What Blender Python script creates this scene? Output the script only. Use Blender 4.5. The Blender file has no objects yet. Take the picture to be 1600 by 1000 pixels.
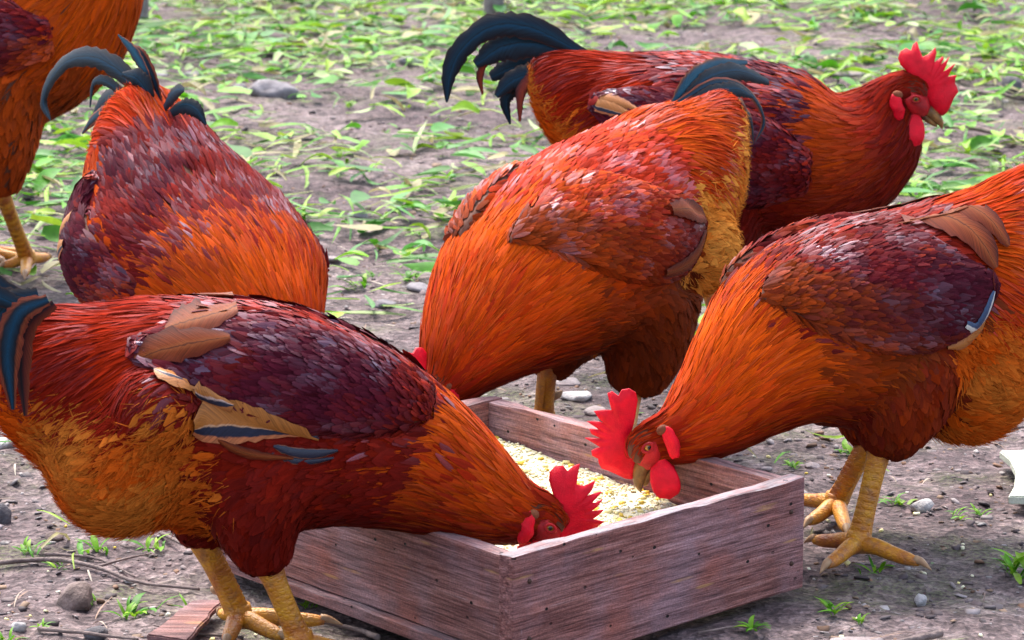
import bpy, bmesh, math, random
import numpy as np
from mathutils import Vector, Matrix, noise
from mathutils.bvhtree import BVHTree

scene = bpy.context.scene
COL = scene.collection
rng = np.random.default_rng(11)
random.seed(5)

# ---------------------------------------------------------------- camera
cam_data = bpy.data.cameras.new('camera')
cam = bpy.data.objects.new('camera', cam_data)
COL.objects.link(cam)
cam.location = (0, 0, 1.0)
cam.rotation_euler = (math.radians(90 - 11.4294), 0, 0)
cam_data.sensor_width = 36
cam_data.lens = 122.42
cam_data.clip_start = 0.05
cam_data.clip_end = 500
cam_data.dof.use_dof = True
cam_data.dof.focus_distance = 3.75
cam_data.dof.aperture_fstop = 20
scene.camera = cam

# ---------------------------------------------------------------- light
SUN_EL, SUN_AZ = math.radians(58), math.radians(-20)   # azimuth from +Y towards +X
world = bpy.data.worlds.new('World')
scene.world = world
world.use_nodes = True
wn = world.node_tree.nodes
sky = wn.new('ShaderNodeTexSky')
sky.sky_type = 'NISHITA'
sky.sun_disc = False
sky.sun_elevation = SUN_EL
sky.sun_rotation = SUN_AZ
sky.air_density = 1.0
sky.dust_density = 4.0
overcast = wn.new('ShaderNodeHueSaturation')      # thin cloud: the sky light is nearly white
overcast.inputs['Saturation'].default_value = 0.72
world.node_tree.links.new(sky.outputs[0], overcast.inputs['Color'])
world.node_tree.links.new(overcast.outputs[0], wn['Background'].inputs[0])
wn['Background'].inputs[1].default_value = 0.15
sun_data = bpy.data.lights.new('sun', 'SUN')
sun_data.energy = 1.3
sun_data.angle = math.radians(16)
sun_data.color = (1.0, 0.95, 0.88)
sun = bpy.data.objects.new('sun', sun_data)
COL.objects.link(sun)
sd = Vector((math.sin(SUN_AZ) * math.cos(SUN_EL), math.cos(SUN_AZ) * math.cos(SUN_EL), math.sin(SUN_EL)))
sun.rotation_euler = (-sd).to_track_quat('-Z', 'Y').to_euler()
sun.location = (0, 4, 6)
vs = scene.view_settings
vs.view_transform = 'Standard'
vs.look = 'None'
vs.gamma = 1
vs.use_curve_mapping = False
vs.exposure = 1.85
scene.cycles.max_bounces = 5
scene.cycles.diffuse_bounces = 3
scene.cycles.glossy_bounces = 2

# ---------------------------------------------------------------- measured places (metres, bird-local x forward, y left, z up)
BIRDS = {
 'a': dict(
   root=[-0.2546, 3.3308],
   ang=8,
   near=-1,
   st=[(-0.2519, 0.3211, 0.034, 0.0278), (-0.2129, 0.2915, 0.0652, 0.0527), (-0.1642, 0.2645, 0.0934, 0.0735), (-0.1088, 0.2468, 0.1125, 0.09), (-0.0467, 0.2333, 0.1203, 0.0978), (0.019, 0.2247, 0.1195, 0.0993), (0.0851, 0.2122, 0.1009, 0.0934), (0.142, 0.1902, 0.0842, 0.0772), (0.1916, 0.1624, 0.0673, 0.0585), (0.2326, 0.138, 0.0497, 0.0421), (0.2668, 0.1217, 0.0332, 0.0243), (0.2861, 0.119, 0.0275, 0.0166), (0.2971, 0.1133, 0.0237, 0.0122), (0.3062, 0.1037, 0.0154, 0.0102)],
   thigh=[[(0.0125, -0.0417, 0.195, 0.0622), (-0.0012, -0.0496, 0.1461, 0.0485), (0.0095, -0.0447, 0.0896, 0.0225)], [(-0.0328, 0.0417, 0.1763, 0.0605), (-0.0459, 0.0496, 0.1288, 0.0448), (-0.0481, 0.0447, 0.0905, 0.0205)]],
   legs=[{'hock': (0.0096, -0.0447, 0.0929), 'ankle': (0.0388, -0.0594, 0.018), 'toes': [(0.0871, -0.0586, 0.004), (0.0361, -0.1447, 0.004), (-0.0001, -0.0936, 0.004)], 'hal': (0.0209, 0.024, 0.004)}, {'hock': (-0.0493, 0.0447, 0.0939), 'ankle': (-0.0148, 0.0427, 0.018), 'toes': [(0.0831, 0.0358, 0.004), (0.0316, -0.0201, 0.004), (-0.0321, -0.0288, 0.004)], 'hal': (-0.0459, 0.1145, 0.004)}],
   puff=[(-0.1295, -0.035, 0.2013, 0.0731), (-0.0966, -0.09, 0.2604, 0.0365)],
   head={'eye': (0.2926, 0.1115), 'rot': 28, 'sc': 0.93, 'hw': 0.0225, 'yaw': 0},
   tail=[([(-0.1964, -0.103, 0.3723, 0.006), (-0.2234, -0.103, 0.3596, 0.012), (-0.2352, -0.103, 0.3232, 0.0132), (-0.232, -0.103, 0.2677, 0.0024)], 1), ([(-0.2051, -0.091, 0.3751, 0.0072), (-0.2382, -0.091, 0.3638, 0.0144), (-0.2512, -0.091, 0.3273, 0.0157), (-0.2526, -0.091, 0.278, 0.0024)], 0), ([(-0.1904, -0.079, 0.3632, 0.0048), (-0.2149, -0.079, 0.3423, 0.0079), (-0.2213, -0.079, 0.3054, 0.0079), (-0.2203, -0.079, 0.2557, 0.0018)], 2), ([(-0.2172, -0.067, 0.3647, 0.0061), (-0.2644, -0.067, 0.3906, 0.0145), (-0.3114, -0.067, 0.4102, 0.0168), (-0.3653, -0.067, 0.3932, 0.0144), (-0.3969, -0.067, 0.3389, 0.0018)], 0), ([(-0.2174, -0.097, 0.3644, 0.006), (-0.2643, -0.097, 0.384, 0.0132), (-0.3115, -0.097, 0.3853, 0.0143), (-0.3483, -0.097, 0.3436, 0.0024)], 0), ([(-0.2053, -0.085, 0.3679, 0.006), (-0.241, -0.085, 0.3688, 0.0132), (-0.2713, -0.085, 0.3513, 0.0132), (-0.2847, -0.085, 0.3024, 0.0024)], 0)],
   wing=[(0.1767, 0.2505, 0.0185), (0.1334, 0.2632, 0.0418), (0.0719, 0.2789, 0.0527), (0.0107, 0.2921, 0.0501), (-0.05, 0.3064, 0.0353), (-0.1092, 0.3119, 0.0073)],
   fl=[([(0.0572, 0.2328, 0.0012), (0.0162, 0.2417, 0.0123), (-0.0253, 0.2481, 0.0226), (-0.0693, 0.2483, 0.0134)], 'tan_navy', 0.012), ([(-0.0233, 0.2643, 0.0018), (-0.0505, 0.2752, 0.0055), (-0.0746, 0.2853, 0.0049), (-0.0987, 0.2935, 0.0018)], 'tan_line', 0.009), ([(-0.0254, 0.3194, 0.003), (-0.0558, 0.3171, 0.0116), (-0.0893, 0.3113, 0.0134), (-0.1149, 0.3021, 0.0043)], 'rust', 0.012), ([(-0.016, 0.339, 0.0024), (-0.0434, 0.336, 0.0091), (-0.0677, 0.3318, 0.0103), (-0.0848, 0.3267, 0.0036)], 'rust', 0.012), ([(0.0311, 0.2097, 0.0012), (0.0035, 0.2132, 0.0043), (-0.0209, 0.2209, 0.0049), (-0.0391, 0.231, 0.0018)], 'rust', 0.007), ([(0.0743, 0.2158, 0.0012), (0.0527, 0.214, 0.0049), (0.0312, 0.216, 0.0055), (0.0129, 0.223, 0.0025)], 'navy', 0.009), ([(0.0712, 0.2084, 0.0012), (0.0465, 0.206, 0.0037), (0.025, 0.2093, 0.0043), (0.0097, 0.2168, 0.0018)], 'navy', 0.006)],
 ),
 'b': dict(
   root=[-0.3796, 4.1881],
   ang=-53,
   near=-1,
   st=[(-0.1326, 0.4157, 0.0334, 0.0382), (-0.1277, 0.3842, 0.0557, 0.0652), (-0.1081, 0.3384, 0.0834, 0.0937), (-0.0825, 0.2935, 0.1093, 0.1236), (-0.048, 0.2502, 0.1167, 0.1546), (0.0042, 0.2178, 0.1158, 0.1565), (0.0717, 0.1925, 0.1083, 0.1392), (0.1276, 0.1622, 0.0859, 0.0935), (0.1646, 0.1332, 0.064, 0.0625), (0.1889, 0.1063, 0.0426, 0.0395), (0.2049, 0.0858, 0.0288, 0.025), (0.2128, 0.0702, 0.0212, 0.0189)],
   thigh=[[(0.0082, -0.0657, 0.1626, 0.0738), (0.0047, -0.0783, 0.116, 0.056), (-0.0099, -0.0704, 0.0725, 0.0266)], [(-0.026, 0.0657, 0.1248, 0.0757), (-0.047, 0.0783, 0.0788, 0.0578), (-0.0284, 0.0704, 0.0421, 0.0272)]],
   legs=[{'hock': (-0.0098, -0.0704, 0.0765), 'ankle': (0.0202, -0.0775, 0.018), 'toes': [(0.0802, -0.0325, 0.004), (0.0952, -0.0775, 0.004), (0.0802, -0.1225, 0.004)], 'hal': (-0.0098, -0.0775, 0.004)}, {'hock': (-0.0283, 0.0704, 0.0462), 'ankle': (0.0017, 0.0775, 0.018), 'toes': [(0.0617, 0.1225, 0.004), (0.0767, 0.0775, 0.004), (0.0617, 0.0325, 0.004)], 'hal': (-0.0283, 0.0775, 0.004)}],
   puff=[],
   head={'eye': (0.2157, 0.0761), 'rot': 30, 'sc': 1.0, 'hw': 0.0205, 'yaw': 0},
   tail=[([(-0.1179, -0.0054, 0.4058, 0.0048), (-0.1607, -0.0075, 0.439, 0.012), (-0.2269, -0.0096, 0.4549, 0.0137), (-0.291, -0.0117, 0.4471, 0.013), (-0.338, -0.0138, 0.4177, 0.0115), (-0.3559, -0.0159, 0.3861, 0.0091), (-0.3318, -0.018, 0.364, 0.0012)], 0), ([(-0.1023, -0.0018, 0.4112, 0.0047), (-0.1199, -0.0032, 0.4453, 0.0071), (-0.1457, -0.0046, 0.4707, 0.0071), (-0.1781, -0.006, 0.4884, 0.0012)], 3), ([(-0.0931, 0.0018, 0.4119, 0.0047), (-0.1124, 0.0032, 0.4416, 0.0071), (-0.1412, 0.0046, 0.4664, 0.0072), (-0.1617, 0.006, 0.4747, 0.0016)], 1), ([(-0.1531, 0.0054, 0.3969, 0.0064), (-0.2064, 0.0096, 0.4069, 0.0129), (-0.2569, 0.0138, 0.3945, 0.013), (-0.2946, 0.018, 0.3619, 0.0033)], 0), ([(-0.1457, -0.0036, 0.3985, 0.004), (-0.199, -0.0064, 0.4252, 0.0064), (-0.2354, -0.0092, 0.4232, 0.0057), (-0.2418, -0.012, 0.3901, 0.0016)], 0), ([(-0.0828, 0.0, 0.4052, 0.0063), (-0.0672, 0.0, 0.4212, 0.011), (-0.0505, 0.0, 0.4309, 0.0102), (-0.0326, 0.0, 0.4344, 0.0023)], 0), ([(-0.0784, 0.0036, 0.3991, 0.0063), (-0.0482, 0.0064, 0.4125, 0.0102), (-0.0232, 0.0092, 0.4096, 0.0101), (-0.0033, 0.012, 0.3935, 0.0016)], 0), ([(-0.1026, -0.0054, 0.4075, 0.0063), (-0.107, -0.0096, 0.4272, 0.0118), (-0.1238, -0.0138, 0.4417, 0.0119), (-0.1506, -0.018, 0.4432, 0.0024)], 0), ([(-0.1568, -0.0018, 0.3891, 0.0064), (-0.2092, -0.0032, 0.3898, 0.0097), (-0.2472, -0.0046, 0.375, 0.0097), (-0.2731, -0.006, 0.3532, 0.0024)], 1)],
   wing=[(0.0695, 0.2039, 0.019), (0.0108, 0.2182, 0.0399), (-0.0414, 0.2339, 0.0464), (-0.0785, 0.26, 0.0436), (-0.0926, 0.2897, 0.0327), (-0.0832, 0.3225, 0.0078)],
   fl=[([(-0.0557, 0.2554, 0.0062), (-0.0905, 0.2385, 0.0133), (-0.1163, 0.2228, 0.0133), (-0.1363, 0.2022, 0.0039)], 'tan_navy', 0.012), ([(-0.0696, 0.2849, 0.0062), (-0.0938, 0.2658, 0.0094), (-0.115, 0.2469, 0.0094), (-0.1383, 0.2236, 0.0032)], 'tan', 0.014)],
 ),
 'c': dict(
   root=[0.1028, 4.1881],
   ang=232,
   near=1,
   st=[(-0.267, 0.3892, 0.0326, 0.031), (-0.2278, 0.3551, 0.0664, 0.06), (-0.1725, 0.3161, 0.1029, 0.09), (-0.0773, 0.2799, 0.1203, 0.1092), (0.0124, 0.2524, 0.131, 0.1287), (0.0946, 0.2335, 0.123, 0.1292), (0.1719, 0.207, 0.1032, 0.1093), (0.2329, 0.1728, 0.0752, 0.0767), (0.2714, 0.1447, 0.0523, 0.0508), (0.2928, 0.1255, 0.0387, 0.0357), (0.3117, 0.1166, 0.0267, 0.0238), (0.3281, 0.1089, 0.02, 0.0178)],
   thigh=[[(-0.0172, 0.0543, 0.1812, 0.082), (-0.0102, 0.0646, 0.1279, 0.0585), (0.0002, 0.0581, 0.0728, 0.0297)], [(-0.0054, -0.0543, 0.1457, 0.0753), (0.0005, -0.0646, 0.1129, 0.0516), (0.018, -0.0581, 0.0843, 0.0238)]],
   legs=[{'hock': (0.0002, 0.0581, 0.0809), 'ankle': (0.079, 0.1018, 0.018), 'toes': [(0.1044, 0.0968, 0.004), (0.1013, 0.137, 0.004), (0.0802, 0.0596, 0.004)], 'hal': (-0.0044, 0.0603, 0.004)}, {'hock': (0.0193, -0.0581, 0.0926), 'ankle': (-0.0107, -0.088, 0.018), 'toes': [(0.0179, -0.0962, 0.004), (0.0227, -0.0573, 0.004), (-0.0055, -0.1348, 0.004)], 'hal': (-0.0822, -0.1243, 0.004)}],
   puff=[(-0.1096, 0.06, 0.2361, 0.0617)],
   head={'eye': (0.3304, 0.1123), 'rot': 24, 'sc': 1.0, 'hw': 0.0205, 'yaw': 0},
   tail=[([(-0.1649, -0.0054, 0.3999, 0.0048), (-0.2148, -0.0096, 0.429, 0.0105), (-0.2773, -0.0138, 0.4387, 0.0106), (-0.3502, -0.018, 0.4352, 0.0033)], 3), ([(-0.1874, -0.0018, 0.4058, 0.0056), (-0.2452, -0.0032, 0.4264, 0.0122), (-0.3118, -0.0046, 0.4277, 0.0123), (-0.3834, -0.006, 0.4069, 0.005)], 0), ([(-0.1685, 0.0018, 0.4041, 0.004), (-0.2397, 0.0026, 0.4209, 0.0065), (-0.2959, 0.0035, 0.4135, 0.0065), (-0.3375, 0.0043, 0.3893, 0.0058), (-0.3562, 0.0052, 0.359, 0.005), (-0.3349, 0.006, 0.3349, 0.0008)], 1), ([(-0.1843, 0.0054, 0.3987, 0.0056), (-0.2271, 0.0096, 0.409, 0.0105), (-0.278, 0.0138, 0.4097, 0.0106), (-0.3083, 0.018, 0.3986, 0.0033)], 0), ([(-0.2396, -0.0036, 0.3796, 0.0057), (-0.2864, -0.0064, 0.3865, 0.0115), (-0.3268, -0.0092, 0.3819, 0.0115), (-0.3432, -0.012, 0.3573, 0.0033)], 2), ([(-0.2415, 0.0, 0.3797, 0.0057), (-0.2818, 0.0, 0.3686, 0.0106), (-0.3112, 0.0, 0.3504, 0.0107), (-0.3293, 0.0, 0.3241, 0.0033)], 0), ([(-0.2508, 0.0036, 0.3667, 0.0057), (-0.2903, 0.0064, 0.3459, 0.0098), (-0.3056, 0.0092, 0.3237, 0.009), (-0.2947, 0.012, 0.302, 0.0025)], 1), ([(-0.2208, -0.0054, 0.3897, 0.0049), (-0.2837, -0.0096, 0.3948, 0.009), (-0.3486, -0.0138, 0.3666, 0.0083), (-0.3676, -0.018, 0.3263, 0.0017)], 1)],
   wing=[(0.2482, 0.3334, 0.0249), (0.1625, 0.3106, 0.0536), (0.0801, 0.2878, 0.0636), (0.0149, 0.2695, 0.0552), (-0.0317, 0.263, 0.0356), (-0.0652, 0.2756, 0.0093)],
   fl=[([(0.0472, 0.2368, 0.0046), (0.0078, 0.2388, 0.0092), (-0.032, 0.2488, 0.0093), (-0.0585, 0.2687, 0.0031)], 'rust', 0.014), ([(0.0219, 0.3031, 0.0061), (-0.0178, 0.2978, 0.0123), (-0.0514, 0.2893, 0.0124), (-0.0719, 0.2787, 0.0039)], 'rust', 0.018)],
 ),
 'd': dict(
   root=[0.2953, 4.7657],
   ang=-4,
   near=-1,
   st=[(-0.2517, 0.3892, 0.0318, 0.0283), (-0.2251, 0.3672, 0.0584, 0.0513), (-0.1807, 0.3364, 0.0867, 0.0779), (-0.1186, 0.3103, 0.1098, 0.1027), (-0.0388, 0.2932, 0.1239, 0.1221), (0.0408, 0.2789, 0.1256, 0.1256), (0.1097, 0.268, 0.1202, 0.1131), (0.1624, 0.2766, 0.1059, 0.0936), (0.1988, 0.2984, 0.0846, 0.0635), (0.221, 0.3288, 0.0616, 0.0317), (0.2371, 0.3511, 0.0413, 0.0229), (0.2527, 0.3575, 0.0334, 0.0185), (0.2661, 0.3452, 0.0211, 0.0149)],
   thigh=[[(-0.0109, -0.0528, 0.226, 0.0833), (-0.0189, -0.0628, 0.1654, 0.0615), (-0.0271, -0.0565, 0.1105, 0.0282)], [(0.0148, 0.0528, 0.209, 0.0807), (0.0066, 0.0628, 0.1434, 0.0586), (-0.0017, 0.0565, 0.0895, 0.0271)]],
   legs=[{'hock': (-0.0272, -0.0565, 0.1149), 'ankle': (0.0028, -0.0622, 0.018), 'toes': [(0.0628, -0.0172, 0.004), (0.0778, -0.0622, 0.004), (0.0628, -0.1072, 0.004)], 'hal': (-0.0272, -0.0622, 0.004)}, {'hock': (-0.0018, 0.0565, 0.0987), 'ankle': (0.0282, 0.0622, 0.018), 'toes': [(0.0882, 0.1072, 0.004), (0.1032, 0.0622, 0.004), (0.0882, 0.0172, 0.004)], 'hal': (-0.0018, 0.0622, 0.004)}],
   puff=[],
   head={'eye': (0.259, 0.3531), 'rot': 0, 'sc': 1.06, 'hw': 0.0255, 'yaw': 0},
   tail=[([(-0.194, -0.0054, 0.4081, 0.0071), (-0.2646, -0.0079, 0.4441, 0.0167), (-0.3218, -0.0104, 0.4475, 0.0185), (-0.3623, -0.013, 0.4191, 0.015), (-0.3817, -0.0155, 0.382, 0.0115), (-0.3852, -0.018, 0.3414, 0.0013)], 0), ([(-0.1986, -0.0018, 0.4014, 0.0088), (-0.2516, -0.0032, 0.4224, 0.0212), (-0.3046, -0.0046, 0.4204, 0.0229), (-0.347, -0.006, 0.3935, 0.0071)], 0), ([(-0.2032, 0.0018, 0.4098, 0.0035), (-0.252, 0.0026, 0.4253, 0.0062), (-0.2963, 0.0035, 0.4248, 0.0062), (-0.3265, 0.0043, 0.4049, 0.0062), (-0.3408, 0.0052, 0.3779, 0.0053), (-0.3374, 0.006, 0.3493, 0.0013)], 4), ([(-0.2078, 0.0054, 0.3933, 0.0088), (-0.2568, 0.0096, 0.3959, 0.0177), (-0.297, 0.0138, 0.3879, 0.0177), (-0.3276, 0.018, 0.3728, 0.0071)], 0), ([(-0.2161, -0.0036, 0.3855, 0.0071), (-0.2602, -0.0064, 0.3837, 0.0141), (-0.2954, -0.0092, 0.3722, 0.0141), (-0.3174, -0.012, 0.3501, 0.0044)], 0), ([(-0.2384, 0.0, 0.3715, 0.0071), (-0.2739, 0.0, 0.3756, 0.0142), (-0.2996, 0.0, 0.3647, 0.0142), (-0.3138, 0.0, 0.3557, 0.0044)], 0), ([(-0.2475, 0.0036, 0.3576, 0.0053), (-0.2832, 0.0064, 0.3614, 0.0098), (-0.3056, 0.0092, 0.3429, 0.0089), (-0.2996, 0.012, 0.3076, 0.0013)], 0), ([(-0.2337, -0.0054, 0.3767, 0.0053), (-0.2618, -0.0096, 0.3788, 0.0088), (-0.2818, -0.0138, 0.3596, 0.0079), (-0.2842, -0.018, 0.3157, 0.0018)], 4)],
   wing=[(0.1188, 0.2626, 0.0259), (0.067, 0.2691, 0.0571), (-0.0023, 0.2876, 0.0675), (-0.0631, 0.3131, 0.0571), (-0.1238, 0.3343, 0.0381), (-0.1715, 0.3487, 0.0104)],
   fl=[([(-0.1152, 0.3336, 0.0017), (-0.1412, 0.3403, 0.0069), (-0.1628, 0.3453, 0.0078), (-0.181, 0.3486, 0.0043)], 'tan_navy', 0.016), ([(-0.1152, 0.3431, 0.0017), (-0.1369, 0.3499, 0.0061), (-0.1585, 0.3541, 0.0069), (-0.1759, 0.3556, 0.0035)], 'tan', 0.014)],
 ),
 'e': dict(
   root=[0.391, 3.7444],
   ang=207,
   near=1,
   st=[(-0.2584, 0.3805, 0.0373, 0.033), (-0.214, 0.3315, 0.0788, 0.0659), (-0.1638, 0.2833, 0.1128, 0.0914), (-0.099, 0.2498, 0.125, 0.1079), (-0.0274, 0.2491, 0.1155, 0.1141), (0.0388, 0.2408, 0.116, 0.116), (0.1022, 0.2276, 0.1041, 0.1041), (0.1502, 0.1968, 0.0802, 0.0761), (0.1897, 0.1662, 0.0593, 0.0552), (0.2244, 0.1458, 0.0433, 0.0385), (0.2527, 0.1361, 0.0302, 0.0212), (0.2707, 0.1325, 0.0287, 0.0157), (0.284, 0.129, 0.0246, 0.0123), (0.2902, 0.1191, 0.0164, 0.0102)],
   thigh=[[(-0.0134, 0.0487, 0.2008, 0.0767), (-0.0003, 0.058, 0.154, 0.0557), (0.0129, 0.0522, 0.1077, 0.0251)], [(-0.0441, -0.0487, 0.1717, 0.0716), (-0.0427, -0.058, 0.1259, 0.0475), (-0.0415, -0.0522, 0.0903, 0.023)]],
   legs=[{'hock': (0.0148, 0.0522, 0.115), 'ankle': (0.052, 0.0703, 0.018), 'toes': [(0.0824, 0.0145, 0.004), (0.1304, 0.1217, 0.004), (0.0245, 0.1615, 0.004)], 'hal': (-0.0509, -0.0291, 0.004)}, {'hock': (-0.0413, -0.0522, 0.0977), 'ankle': (-0.0166, -0.0827, 0.018), 'toes': [(0.0001, -0.1491, 0.004), (0.0502, -0.0429, 0.004), (0.0427, 0.0407, 0.004)], 'hal': (-0.0879, -0.1647, 0.004)}],
   puff=[(-0.1106, 0.03, 0.1768, 0.0744)],
   head={'eye': (0.2762, 0.1331), 'rot': 36, 'sc': 1.0, 'hw': 0.0235, 'yaw': -24},
   tail=[([(-0.2066, -0.0054, 0.3545, 0.0057), (-0.2591, -0.0086, 0.4083, 0.0158), (-0.3222, -0.0117, 0.4327, 0.0174), (-0.3884, -0.0149, 0.4058, 0.0146), (-0.4208, -0.018, 0.3437, 0.0022)], 0), ([(-0.2043, -0.0018, 0.348, 0.0057), (-0.2649, -0.0032, 0.3868, 0.0144), (-0.3276, -0.0046, 0.3894, 0.0145), (-0.3759, -0.006, 0.3341, 0.0029)], 0), ([(-0.2022, 0.0018, 0.3342, 0.0057), (-0.2616, 0.0032, 0.3516, 0.0129), (-0.3051, 0.0046, 0.3412, 0.013), (-0.333, 0.006, 0.2877, 0.0029)], 1), ([(-0.191, 0.0054, 0.3356, 0.0057), (-0.2402, 0.0096, 0.3324, 0.01), (-0.2734, 0.0138, 0.3012, 0.0101), (-0.2812, 0.018, 0.2499, 0.0022)], 2)],
   wing=[(0.1776, 0.3248, 0.0241), (0.1184, 0.3129, 0.0553), (0.0542, 0.3004, 0.0693), (-0.0028, 0.2898, 0.0657), (-0.0522, 0.2841, 0.0441), (-0.0894, 0.2914, 0.0097)],
   fl=[([(-0.0006, 0.3685, 0.0027), (-0.0499, 0.3612, 0.0178), (-0.0877, 0.3428, 0.0207), (-0.1014, 0.3044, 0.0083)], 'rust', 0.016), ([(-0.0248, 0.377, 0.0027), (-0.0744, 0.3697, 0.0124), (-0.1122, 0.3563, 0.0138), (-0.1259, 0.3235, 0.0055)], 'rust', 0.012), ([(-0.0448, 0.2566, 0.0034), (-0.0599, 0.2517, 0.0055), (-0.0712, 0.2613, 0.0055), (-0.0863, 0.2846, 0.0028)], 'white_navy', 0.016), ([(-0.0291, 0.23, 0.0028), (-0.0497, 0.2329, 0.0062), (-0.0659, 0.2441, 0.0069), (-0.0781, 0.2536, 0.0028)], 'tan', 0.016)],
 ),
 'f': dict(
   root=[-0.7764, 5.3231],
   ang=-18,
   near=-1,
   st=[(-0.3367, 0.4724, 0.0399, 0.0349), (-0.282, 0.4442, 0.0716, 0.0647), (-0.2059, 0.4069, 0.1111, 0.1032), (-0.1133, 0.3803, 0.1442, 0.1403), (-0.0154, 0.374, 0.1621, 0.1592), (0.0664, 0.4015, 0.1466, 0.1466), (0.1191, 0.452, 0.1167, 0.1128), (0.1494, 0.5112, 0.0891, 0.0813), (0.1667, 0.5695, 0.0656, 0.0579), (0.1806, 0.6178, 0.0462, 0.0385), (0.1898, 0.6515, 0.0327, 0.0288), (0.2049, 0.6708, 0.0249, 0.0221)],
   thigh=[[(0.01, -0.0669, 0.3043, 0.0972), (0.0189, -0.0796, 0.2182, 0.0681), (0.0177, -0.0716, 0.1381, 0.0313)], [(-0.101, 0.0669, 0.283, 0.0902), (-0.1162, 0.0796, 0.1894, 0.0625), (-0.1204, 0.0716, 0.1138, 0.0303)]],
   legs=[{'hock': (0.0179, -0.0716, 0.143), 'ankle': (0.0087, 0.033, 0.018), 'toes': [(0.0163, 0.1039, 0.004), (0.0614, -0.0859, 0.004), (-0.0214, -0.001, 0.004)], 'hal': (-0.0614, 0.1261, 0.004)}, {'hock': (-0.1202, 0.0716, 0.1189), 'ankle': (-0.0902, 0.0788, 0.018), 'toes': [(-0.0302, 0.1238, 0.004), (-0.0152, 0.0788, 0.004), (-0.0302, 0.0338, 0.004)], 'hal': (-0.1202, 0.0788, 0.004)}],
   puff=[],
   head={'eye': (0.2051, 0.6785), 'rot': 0, 'sc': 0.95, 'hw': 0.0205, 'yaw': 0},
   tail=[([(-0.3113, -0.0054, 0.4736, 0.008), (-0.3837, -0.0096, 0.5514, 0.0199), (-0.4705, -0.0138, 0.5694, 0.022), (-0.529, -0.018, 0.4883, 0.003)], 0), ([(-0.3137, -0.0018, 0.4633, 0.008), (-0.401, -0.0032, 0.5007, 0.018), (-0.4691, -0.0046, 0.4788, 0.0181), (-0.4952, -0.006, 0.3977, 0.003)], 0), ([(-0.3162, 0.0018, 0.4529, 0.008), (-0.384, 0.0032, 0.4606, 0.016), (-0.4325, 0.0046, 0.4088, 0.0161), (-0.4477, 0.006, 0.3475, 0.003)], 1)],
   wing=[(0.1356, 0.3851, 0.0228), (0.078, 0.3829, 0.0534), (0.004, 0.3802, 0.0652), (-0.0703, 0.3871, 0.0577), (-0.134, 0.4042, 0.0386), (-0.1872, 0.4217, 0.0097)],
   fl=[],
 ),
}

STONES = [(-0.5129, 7.3895, 0.1094, 0.0465, 'g'), (-0.5901, 7.4511, 0.0469, 0.0221, 'g'), (-0.0741, 5.9403, 0.0376, 0.0443, 'v'), (-0.3252, 5.4387, 0.0569, 0.0183, 'g'), (-0.1417, 5.2225, 0.045, 0.0166, 'g'), (-0.1937, 5.1206, 0.0384, 0.0125, 'g'), (-0.4558, 3.5188, 0.0509, 0.0308, 'r'), (-0.5801, 3.8431, 0.0219, 0.0306, 'd'), (-0.5023, 3.4097, 0.0156, 0.0143, 'w'), (1.0781, 7.4511, 0.0551, 0.0496, 'd'), (0.4732, 3.8958, 0.0281, 0.0177, 'w'), (0.43, 3.5336, 0.0148, 0.0175, 'w'), (0.7565, 7.797, 0.0807, 0.0202, 'p'), (0.7168, 7.8196, 0.0636, 0.0289, 'd'), (-0.7975, 7.7744, 0.0632, 0.0201, 'g'), (-0.7165, 7.752, 0.0516, 0.0172, 'g'), (-0.4192, 3.3777, 0.0297, 0.0129, 'd'), (0.3429, 3.3552, 0.0577, 0.0128, 'p'), (-0.6303, 4.2154, 0.0398, 0.0159, 'w'), (0.0842, 4.4706, 0.0505, 0.0118, 'w'), (0.0729, 4.557, 0.0429, 0.0103, 'p'), (-0.2633, 5.8875, 0.0439, 0.0154, 'g'), (-0.2, 5.9671, 0.04, 0.0133, 'g'), (0.107, 4.3651, 0.0329, 0.0115, 'p'), (-0.5083, 3.7444, 0.0213, 0.01, 'r'), (0.9294, 7.797, 0.0548, 0.0173, 'g'), (0.5668, 7.6636, 0.0567, 0.017, 'g'), (-0.2871, 5.4897, 0.0308, 0.0123, 'p'), (0.4395, 4.1543, 0.0267, 0.0094, 'p'), (0.62, 4.1543, 0.0345, 0.011, 'r'), (0.3655, 4.1144, 0.0233, 0.0078, 'p'), (-0.2366, 8.0056, 0.0591, 0.0207, 'g'), (-0.6001, 6.4606, 0.0528, 0.0192, 'g'), (0.5668, 4.2926, 0.0243, 0.0097, 'g')]
TWIGS = [([(-0.5776, 3.661), (-0.5011, 3.661), (-0.4487, 3.6296), (-0.3998, 3.5911), (-0.3315, 3.5534)], 0.0028), ([(-0.5115, 3.6875), (-0.4536, 3.6716), (-0.4051, 3.609)], 0.0018), ([(-0.4803, 3.4005), (-0.4315, 3.3732), (-0.3735, 3.3419)], 0.0023), ([(0.8573, 6.9216), (0.9252, 6.8331), (1.0153, 6.6709)], 0.0064), ([(0.9651, 7.4511), (1.0366, 7.3692), (1.1231, 7.309)], 0.0055), ([(-0.2703, 3.3709), (-0.3239, 3.3936), (-0.3658, 3.4236)], 0.0016), ([(0.4313, 3.3709), (0.3826, 3.3374), (0.3422, 3.3155)], 0.0039), ([(0.6088, 4.3651), (0.6341, 4.3105), (0.6693, 4.3285)], 0.0025), ([(-0.1352, 3.3709), (-0.156, 3.4051), (-0.1956, 3.4166)], 0.0032), ([(-0.3924, 3.7582), (-0.3518, 3.7036), (-0.3083, 3.6875)], 0.0021), ([(0.1867, 3.3709), (0.2267, 3.3936), (0.2457, 3.3868)], 0.0013)]
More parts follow.
